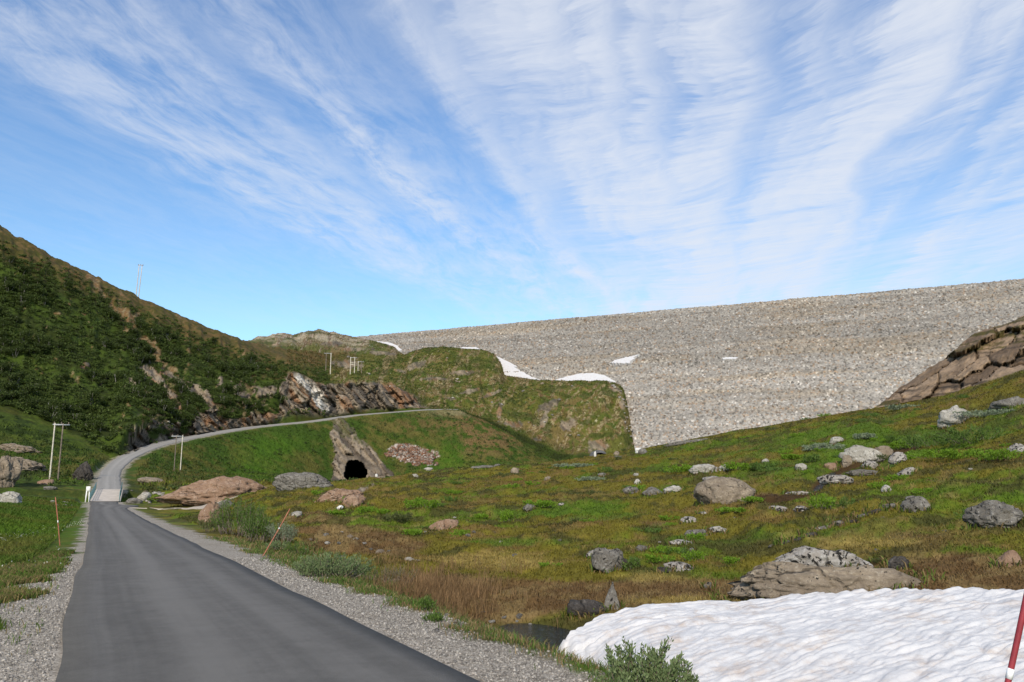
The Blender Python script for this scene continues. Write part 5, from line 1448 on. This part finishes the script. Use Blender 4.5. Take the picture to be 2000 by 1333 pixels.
# meadow turf and heather
trkm = pline_d(PX, PY, [(240, 998), (320, 999.5), (360, 997), (400, 992.5), (440, 985)]) > 7
wM = vis * trkm * front * (GR > 15) * (GR < 118) * (PX > 330) * (lat2 > 3.5) * (1 - ROCKM) * (1 - peat * .8) * (1 - tipm) / np.maximum(GR, 8) ** 1.55
n = 330000
P_, c_, i, j = cell_pick(wM, n); rr_ = np.hypot(P_[:, 0], P_[:, 1])
blades('meadow_grass', P_, jitc(c_, n, .85, 1.5), (0.03 + 0.08 * rng.random(n) ** 1.8) * (1 + rr_ / 160), 0.006 + 0.0009 * rr_, 1.0, 'grass')
FP = np.array([(x_, y_, ground_z(x_, y_)) for x_, y_, _ in FEET]); fr2 = np.array([r_ for _, _, r_ in FEET]); n = len(FP)
fc_ = np.where(rng.random((n, 1)) < .45, np.array([0.20, 0.14, 0.06]), np.array([0.09, 0.13, 0.02]))
blades('meadow_grass', FP, jitc(fc_, n, .7, 1.3), (0.08 + 0.16 * rng.random(n)) * (1 + fr2 / 120), 0.012 + 0.0011 * fr2, 0.9, 'grass')
# dead tall straw beside the roadside willow
n = 5200
pts = []
while len(pts) < n:
    x_, y_ = random.gauss(835, 62), random.gauss(1150, 26)
    pts.append((x_, y_))
hp = [hit(x_, y_ + 15) for x_, y_ in random.sample(pts, 420)]
hp = np.array([p for p in hp if p is not None and np.hypot(p[0], p[1]) < 34 and (p[0] * RN[0] + p[1] * RN[1]) > W + 1.4])
P_ = np.repeat(hp, 11, 0); P_[:, :2] += rng.normal(size=(len(P_), 2)) * 0.10; n = len(P_)
blades('dry_straw', P_, jitc(np.tile(np.array([[0.20, 0.125, 0.06]]), (n, 1)), n, .6, 1.5), 0.18 + 0.36 * rng.random(n), np.full(n, 0.012), 0.45, 'grass')
# lower slopes: coarse tussocks
wS = vis * (GK > 6.6) * (GK < np.where(PX > 830, 11.2, 9.02)) * (RW < .2) * (1 - ROCKM) * (1 - TALUS) * (PX < 1120) * (GR > 120)
n = 70000
P_, c_, i, j = cell_pick(wS, n)
blades('slope_grass', P_, jitc(c_, n, .75, 1.6), 0.2 + 0.5 * rng.random(n), 0.12 + 0.15 * rng.random(n), 0.9, 'grass')
wK = vis * (GK > 11.0) * (GK < 14.1) * (PX > 560) * (PX < 1240) * (1 - ROCKM * .9)
n = 60000
P_, c_, i, j = cell_pick(wK, n)
blades('slope_grass', P_, jitc(c_, n, .75, 1.5), 0.25 + 0.5 * rng.random(n), 0.25 + 0.3 * rng.random(n), 0.9, 'grass')
# white flowers along the left ditch
fp = []
for k in range(260):
    t_ = random.random(); x_ = 0 + 175 * t_; y_ = 1062 - 40 * t_ ** 1.2 + random.gauss(0, 4)
    p = hit(x_, y_)
    if p is not None: fp.append(p)
for k in range(26):
    p = hit(random.uniform(0, 140), random.uniform(1060, 1130))
    if p is not None: fp.append(p)
fp = np.array(fp); n = len(fp)
rr_ = np.hypot(fp[:, 0], fp[:, 1])
blades('wildflowers', fp + np.array([0, 0, .16]), np.tile(np.array([[.62, .62, .52]]), (n, 1)), 0.024 + 0 * rr_, 0.024 + 0 * rr_, 1.2, 'grass')
# gravel stones on the verges
wG = vis * (GR < 22) * (GR > 4) * (GRV * (np.abs(lat2) > 1.60)) / np.maximum(GR, 4) ** 1.2
n = 26000
P_, c_, i, j = cell_pick(wG, n)
s_ = (0.006 + 0.015 * rng.random(n) ** 3.5) * (0.8 + np.hypot(P_[:, 0], P_[:, 1]) / 30)
oc = np.array([(1, 0, 0), (-1, 0, 0), (0, 1, 0), (0, -1, 0), (0, 0, 1), (0, 0, -1)], float)
of = np.array([(0, 2, 4), (2, 1, 4), (1, 3, 4), (3, 0, 4), (2, 0, 5), (1, 2, 5), (3, 1, 5), (0, 3, 5)])
ov_ = oc[None] * (0.6 + 0.7 * rng.random((n, 6, 1)))
a_ = rng.random(n) * 6.28; ov_ = np.stack([ov_[..., 0] * np.cos(a_)[:, None] - ov_[..., 1] * np.sin(a_)[:, None], ov_[..., 0] * np.sin(a_)[:, None] + ov_[..., 1] * np.cos(a_)[:, None], ov_[..., 2] * .7], -1)
ov_ = ov_ * s_[:, None, None] + P_[:, None] + np.array([0, 0, 0.004])
gc_ = (0.16 + 0.42 * rng.random(n) ** 1.2)[:, None] * np.array([1, .92, .82])
tag(mk('gravel', ov_.reshape(-1, 3), (np.arange(n)[:, None, None] * 6 + of[None]).reshape(-1, 3), [M['grass']], col=np.repeat(gc_, 6, 0)), None, None, kind='stuff')

# ---- leafy shrubs
def leaf_quads(cen, nrm_jit, ln, wd, colr, up=None):
    n = len(cen)
    d = rng.normal(size=(n, 3)); d[:, 2] = np.abs(d[:, 2]) * 0.8 + 0.1
    if up is not None: d = d * (1 - 0.0) + up * 1.2
    d /= np.linalg.norm(d, axis=1)[:, None]
    s_ = np.cross(d, rng.normal(size=(n, 3))); s_ /= np.linalg.norm(s_, axis=1)[:, None] + 1e-9
    L_ = ln[:, None]; Wd = wd[:, None]
    v_ = np.stack([cen, cen + d * L_ * .5 + s_ * Wd * .5, cen + d * L_, cen + d * L_ * .5 - s_ * Wd * .5], 1)
    return v_.reshape(-1, 3), np.arange(n * 4).reshape(n, 4), np.repeat(colr, 4, 0)

def bush_mesh(W_, D_, H_, nstem, leaves, ln, wd, cA, cB, seed, airy=0.5, spread=1.0, hvar=.35):
    """local coords; returns stems MB and leaves arrays"""
    rs = np.random.default_rng(seed)
    mb = MB(); cen, up = [], []
    for k in range(nstem):
        bx, by = (rs.random(2) - .5) * np.array([W_, D_]) * 0.55
        tx, ty = bx * 1.5 + (rs.random() - .5) * W_ * .45, by * 1.5 + (rs.random() - .5) * D_ * .45
        e = (2 * tx / W_) ** 2 + (2 * ty / D_) ** 2
        if e > 1: tx, ty = tx / math.sqrt(e), ty / math.sqrt(e); e = 1
        hz = H_ * (0.45 + 0.55 * math.sqrt(max(0, 1 - 0.75 * e))) * (1.05 - hvar + hvar * rs.random())
        a_, b_ = Vector((bx, by, -0.05 * H_)), Vector((tx, ty, hz))
        m_ = a_.lerp(b_, .5) + Vector(((rs.random() - .5) * W_ * .08, (rs.random() - .5) * D_ * .08, 0))
        rad = 0.010 * (H_ / .6) ** .5
        mb.tube(a_, m_, rad, rad * .7, n=4); mb.tube(m_, b_, rad * .7, rad * .25, n=4)
        nl = leaves // nstem
        t_ = airy + (1 - airy) * rs.random(nl) ** 0.8
        base_ = np.where((t_ < .5)[:, None], np.array(a_) + (np.array(m_) - np.array(a_)) * (t_ * 2)[:, None], np.array(m_) + (np.array(b_) - np.array(m_)) * (t_ * 2 - 1)[:, None])
        sp_ = (1.15 - t_)[:, None] * 0.22 * np.array([W_, D_, H_]) * 0.6 * spread + 0.02 * spread
        cen.append(base_ + rs.normal(size=(nl, 3)) * sp_ * .6)
        dirn = np.array((b_ - m_).normalized()); up.append(np.tile(dirn, (nl, 1)))
    cen = np.concatenate(cen); up = np.concatenate(up); cen[:, 2] = np.maximum(cen[:, 2], 0.01)
    n = len(cen); mixv = rs.random((n, 1))
    cc_ = np.array(cA) * (1 - mixv) + np.array(cB) * mixv
    v_, f_, c2 = leaf_quads(cen, 1, ln * (.6 + .7 * rs.random(n)), wd * (.7 + .5 * rs.random(n)), cc_, up)
    return mb, v_, f_, c2

GREY = ((0.105, 0.155, 0.058), (0.20, 0.25, 0.115)); GRN = ((0.06, 0.115, 0.02), (0.115, 0.175, 0.035)); BRI = ((0.10, 0.19, 0.012), (0.165, 0.27, 0.022)); OLV = ((0.065, 0.085, 0.025), (0.12, 0.13, 0.045)); SIL = ((0.15, 0.19, 0.12), (0.23, 0.27, 0.17))
def shrub(px, py, w_, h_, pal, label, leaves=900, ln=0.05, wd=0.018, nstem=40, depth=.7, name='willow_shrub', cat='shrub', airy=.35, kmin=0, group=None, spread=1.0, hvar=.35):
    p = hit(px, py, kmin)
    if p is None: print('no hit', label); return
    r_ = math.hypot(p[0], p[1]); mpp = r_ / 1600
    W_, H_ = w_ * mpp, h_ * mpp
    mb, v_, f_, c2 = bush_mesh(W_, W_ * depth, H_, nstem, leaves, ln, wd, *pal, seed=int(px + py), airy=airy, spread=spread, hvar=hvar)
    a_ = math.atan2(p[0], p[1]); bk_ = W_ * depth * .4
    o = empty(name, (p[0] + math.sin(a_) * bk_, p[1] + math.cos(a_) * bk_, ground_z(p[0] + math.sin(a_) * bk_, p[1] + math.cos(a_) * bk_) - .02), -a_)
    tag(o, label, cat, group)
    mk('foliage', v_, f_, [M['leaf']], col=c2, parent=o)
    mb.build('stems', M['wood_dark'], o)
    return o
shrub(1262, 1366, 190, 102, GREY, 'grey green willow in front of the snow bank', 4600, .042, .016, 50, .35, airy=.25, spread=.5, hvar=.55)
shrub(650, 1131, 150, 46, GREY, 'spreading grey green willow on the right gravel verge', 6200, .045, .019, 110, spread=.6, hvar=.5)
shrub(715, 1138, 60, 34, GRN, 'small willow at the right end of the spreading one', 1300, .04, .016, 26)
shrub(770, 1145, 90, 40, OLV, 'sparse olive twiggy bush beside dead straw', 700, .035, .013, 60, airy=.6)
shrub(462, 1052, 96, 70, GRN, 'tallest dense green willow beside the leaning stake', 4200, .075, .03, 60)
shrub(500, 1066, 64, 56, GRN, 'dense green willow in front of the tallest one', 2600, .07, .028, 40)
shrub(418, 1040, 60, 28, OLV, 'low green bush below the pointed reddish rock', 1300, .07, .028, 30)
shrub(548, 1072, 60, 40, SIL, 'silvery willow right of the leaning stake base', 1700, .06, .024, 34)
shrub(575, 1088, 60, 24, GRN, 'low green bush between stake and spreading willow', 1300, .055, .02, 30)
shrub(540, 1083, 46, 16, GREY, 'small grey green tuft at the foot of the leaning stake', 700, .05, .02, 20)
shrub(832, 1194, 36, 26, GRN, 'small green willow seedling on the bank near the stream', 520, .045, .016, 16)
shrub(845, 1215, 40, 16, GRN, 'tiny green bush below the seedling', 420, .04, .015, 16)
BR = [(820, 998, 76, 20, BRI, 'widest bright green mound in the left half of the meadow'), (716, 1002, 40, 13, BRI, 'small bright mound above the brown heath'), (748, 1006, 24, 9, BRI, 'tiny green tuft right of the small bright mound'),
      (655, 1008, 34, 9, BRI, 'flat green tuft under the bare ledge'), (775, 1024, 72, 16, OLV, 'dark olive dwarf shrub below the widest mound'), (805, 1048, 40, 10, BRI, 'flat green patch left of the pinkish slab'),
      (1052, 993, 62, 13, BRI, 'bright green shrub around the rounded grey stone'), (990, 1022, 34, 20, BRI, 'round green tussock left of the meadow centre'), (940, 1014, 24, 7, BRI, 'thin green tuft left of the round tussock'),
      (1605, 1000, 56, 28, BRI, 'left of two bright bushes below the stream pool'), (1640, 993, 60, 26, GRN, 'right of two bushes below the stream pool'), (1361, 1054, 36, 12, BRI, 'yellow green cushion hiding a grey stone'),
      (1355, 1098, 44, 20, BRI, 'green cushion above the dark topped flat rock'), (1300, 1082, 70, 14, BRI, 'green patch left of the thin spotted slab'), (1235, 1112, 36, 24, GRN, 'dark green tuft beside the blocky boulder'), (1426, 1104, 34, 14, BRI, 'small green cushion above the long tan slab'),
      (1330, 926, 90, 14, BRI, 'long bright shrub left of the pale flat slab'), (1440, 926, 60, 13, BRI, 'bright shrub right of the pale slabs'), (1490, 922, 50, 12, GRN, 'dark green shrub toward the stream head'), (1545, 900, 44, 9, BRI, 'thin bright shrub near the stream head'),
      (1610, 880, 84, 13, SIL, 'wide silvery willow mat near the skyline'), (1585, 905, 30, 14, GRN, 'round dark bush left of the upright stream stone'), (1690, 862, 44, 10, SIL, 'small silvery mat right of the wide one'), (1740, 867, 30, 12, GRN, 'dark bush below the crag foot'),
      (1820, 880, 110, 24, GRN, 'broad dark shrub below the angular pale boulder'), (1905, 870, 120, 30, GRN, 'broad dark shrub near the right edge'), (1850, 905, 140, 16, BRI, 'long bright shrub under the broad dark shrubs'), (1960, 905, 90, 20, BRI, 'bright shrub by the lichen boulder at the right edge'), (1770, 880, 60, 16, BRI, 'bright shrub right of the white lichen block'), (1930, 815, 120, 12, SIL, 'grey green mat under the long slab'),
      (1120, 918, 80, 7, SIL, 'greyish willow mat just under the meadow skyline'), (1150, 940, 60, 7, SIL, 'thin greyish mat below the meadow skyline'), (1760, 800, 60, 8, SIL, 'grey mat at the foot of the brown crag'), (1470, 985, 40, 9, BRI, 'thin bright tuft right of the largest boulder'), (1430, 1010, 60, 8, BRI, 'flat bright streak below the largest boulder')]
for px, py, w_, h_, pal, lab in BR:
    p = hit(px, py)
    r_ = math.hypot(p[0], p[1])
    big = max(.05, r_ * .0022)
    shrub(px, py, w_, h_, pal, lab, int(500 + w_ * 14), big, big * .5, 24, .8, 'dwarf_shrub', airy=.15)

# many small dwarf shrubs of the meadow, copies of five
dp = []
for k in range(6):
    mb, v_, f_, c2 = bush_mesh(1.2, 1.0, .42, 16, 620, .085, .045, *((BRI, GRN, BRI, OLV, GRN, BRI)[k]), seed=300 + k, airy=.1)
    dp.append(mk('dwarf_shrub', v_, f_, [M['leaf']], col=c2))
wD = vis * (GK > 3.2) * (GK < 5.98) * (PX > 600) * (PY < 1125) * (1 - peat) * (1 - brown * .8) * sst(fbm2(GX / 6, GY / 6, 3, 305), .45, .58) / np.maximum(GR, 8) ** 1.2
P_, c_, i, j = cell_pick(wD, 90)
for k in range(len(P_)):
    o = dp[k % 6] if k < 6 else dp[k % 6].copy()
    if k >= 6: COL.objects.link(o)
    s_ = random.uniform(.45, 1.5) * min(1.0, .35 + np.hypot(P_[k][0], P_[k][1]) / 90); o.location = tuple(P_[k] - np.array([0, 0, .03])); o.scale = (s_ * random.uniform(.8, 1.5), s_, s_ * random.uniform(.6, 1)); o.rotation_euler = (0, 0, random.uniform(-.5, .5))
    tag(o, 'low green dwarf shrub cushion in the open right meadow', 'shrub', 'dwarf shrub cushions of the meadow')

# ---- birch scrub on the hillsides
def clump(rs, n, W_, H_, lf):
    k = rs.integers(4, 7); cc0 = (rs.random((k, 3)) - .5) * np.array([W_, W_, 0]) * .7; cc0[:, 2] = H_ * (.35 + .4 * rs.random(k))
    w_ = rs.integers(0, k, n)
    d = rs.normal(size=(n, 3)); d /= np.linalg.norm(d, axis=1)[:, None]; d *= (rs.random((n, 1)) ** .5)
    c_ = cc0[w_] + d * np.array([W_ * .3, W_ * .3, H_ * .32]); c_[:, 2] = np.maximum(c_[:, 2], .1)
    return c_
def leafset(cen, lf, cA, cB, rs):
    n = len(cen); m_ = rs.random((n, 1)); c_ = np.array(cA) * (1 - m_) + np.array(cB) * m_
    return leaf_quads(cen, 1, lf * (.7 + .7 * rs.random(n)), lf * .8 * (.7 + .5 * rs.random(n)), c_)
DKG = ((0.030, 0.046, 0.009), (0.052, 0.074, 0.014))
protos = []
for k in range(6):
    rs = np.random.default_rng(50 + k)
    W_, H_ = rs.uniform(2.6, 4.2), rs.uniform(2.0, 3.3)
    cen = clump(rs, 760, W_, H_, .3); v_, f_, c_ = leafset(cen, .30, np.array(DKG[0]) * rs.uniform(.8, 1.3), np.array(DKG[1]) * rs.uniform(.9, 1.6), rs)
    mb = MB()
    for s_ in range(5):
        a_ = rs.random() * 6.28; mb.tube((0.15 * math.cos(a_), .15 * math.sin(a_), -.4), (W_ * .3 * math.cos(a_), W_ * .3 * math.sin(a_), H_ * .75), .06, .025, n=4)
    sv_ = np.array([tuple(q_) for q_ in mb.v]); sf_ = np.array(mb.f)
    V2 = np.concatenate([v_, sv_]); F2 = np.concatenate([f_, sf_ + len(v_)])
    C2 = np.concatenate([c_, np.full((len(sv_), 3), 1.0) * np.array([.30, .28, .25])])
    o = mk('birch_shrub', V2, F2, [M['leaf']], col=C2); protos.append(o)
dens_f = vis * (GK > 10.15) * (GK < 12.98) * (PX < 640) * (1 - CUT) * (1 - SLAB) * (1 - SCAR) * (0.02 + sst(fbm2(GX / 16, GY / 16, 3, 205) + (0.5 - mix1) * 0.5, 0.46, 0.60)) * sst(dsk, 16, 80) * (RW < .05)
P_, c_, i, j = cell_pick(dens_f, 300)
up_ = [False] * 6
for k in range(len(P_)):
    t_ = k % 6
    if up_[t_]: o = protos[t_].copy(); COL.objects.link(o)
    else: o = protos[t_]; up_[t_] = True
    s_ = random.uniform(.6, 1.35)
    o.location = tuple(P_[k]); o.rotation_euler = (0, 0, random.uniform(0, 6.28)); o.scale = (s_, s_, s_ * random.uniform(.75, 1.1))
    tag(o, 'dark green birch bush among others on the steep left hillside', 'bush', 'birch bushes on the left hillside')
# low undergrowth mass
vs, fs, cs_, n_ = [], [], [], 0
P_, c_, i, j = cell_pick(dens_f * 0.8 + 0.25 * sst(dsk, 8, 40) * vis * (GK > 10.15) * (GK < 13.0) * (PX < 640) * (1 - CUT) * (1 - SLAB) * (1 - SCAR), 5200)
rs = np.random.default_rng(3)
for k in range(len(P_)):
    cen = clump(rs, 34, 1.9, 1.0, .3) + P_[k]
    br = rs.uniform(.75, 1.5)
    v_, f_, cc_ = leafset(cen, .45, np.array(DKG[0]) * br * 1.1, np.array(DKG[1]) * br * 1.25, rs)
    vs.append(v_); fs.append(f_ + n_); n_ += len(v_); cs_.append(cc_)
tag(mk('undergrowth', np.concatenate(vs), np.concatenate(fs), [M['leaf']], col=np.concatenate(cs_)), None, None, kind='stuff')
# smaller scrub on fill slope and lower left bank
vs, fs, cs_, n_ = [], [], [], 0
wsc = vis * (GK > 6.2) * (GK < 9.6) * (PX < 1100) * (RW < .05) * (1 - SPUR) * (1 - TALUS) * sst(fbm2(GX / 9, GY / 9, 3, 215), 0.5, 0.62) + 0.6 * vis * (GK > 11) * (GK < 13) * (PX > 620) * (PX < 1100) * sst(fbm2(GX / 14, GY / 14, 3, 216), 0.56, 0.68) * (1 - KROCK)
P_, c_, i, j = cell_pick(wsc, 1500)
for k in range(len(P_)):
    cen = clump(rs, 26, 1.3, .6, .3) + P_[k]
    v_, f_, cc_ = leafset(cen, .30, np.array([.04, .066, .015]), np.array([.075, .105, .025]), rs)
    vs.append(v_); fs.append(f_ + n_); n_ += len(v_); cs_.append(cc_)
tag(mk('low_scrub', np.concatenate(vs), np.concatenate(fs), [M['leaf']], col=np.concatenate(cs_)), None, None, kind='stuff')
# fallen plank at the roadside
pa, pb = hit(328, 826, 9.9), hit(346, 836, 9.9)
if pa is not None and pb is not None:
    o = empty('fallen_pole', tuple(pa)); tag(o, 'pale fallen pole lying at the foot of the rocks above the road bend', 'pole')
    d_ = Vector(pb - pa)
    mb = MB(); mb.tube((0, 0, .35), d_ + Vector((0, 0, .35)), .16, .13, n=8, rings=3); mb.build('shaft', M['wood'], o, smooth=True)
    mb = MB(); mb.tube(d_ * .12 + Vector((0, 0, .1)), d_ * .12 + Vector((0.1, 0, .7)), .05, n=6); mb.build('branch_stub', M['wood'], o)

# low portal at the foot of the knoll
pp = hit(1169, 894)
if pp is not None:
    r_ = 282.0; pp = at_r(1169, 893, r_); a_ = math.atan2(pp[0], pp[1])
    o = empty('culvert_portal', tuple(pp), -a_); tag(o, 'low grey concrete portal with a dark opening at the foot of the grassy knoll', 'portal')
    mb = MB(); n_ = 10; W_, H_, D_ = 2.7, 2.3, 5.0
    prof = [(-W_ * 1.25, -.6), (-W_ * 1.1, .7)] + [(-W_ * math.cos(math.pi * k / n_) * 1.0, .9 + (H_ - .9) * math.sin(math.pi * k / n_)) for k in range(1, n_)] + [(W_ * 1.1, .7), (W_ * 1.25, -.6)]
    inn = [(x_ * .62 + .45, max(-.6, z_ * .62)) for x_, z_ in prof]
    m_ = len(prof); vs = []
    for y_ in (0.0, D_):
        vs += [(x_, y_, z_) for x_, z_ in prof]
    vs += [(x_, 0.0, z_) for x_, z_ in inn]
    fs = [(k, k + 1, m_ + k + 1, m_ + k) for k in range(m_ - 1)] + [(k + 1, k, 2 * m_ + k, 2 * m_ + k + 1) for k in range(m_ - 1)]
    mb.add(vs, fs); mb.build('hood', M['rail_dark'], o)
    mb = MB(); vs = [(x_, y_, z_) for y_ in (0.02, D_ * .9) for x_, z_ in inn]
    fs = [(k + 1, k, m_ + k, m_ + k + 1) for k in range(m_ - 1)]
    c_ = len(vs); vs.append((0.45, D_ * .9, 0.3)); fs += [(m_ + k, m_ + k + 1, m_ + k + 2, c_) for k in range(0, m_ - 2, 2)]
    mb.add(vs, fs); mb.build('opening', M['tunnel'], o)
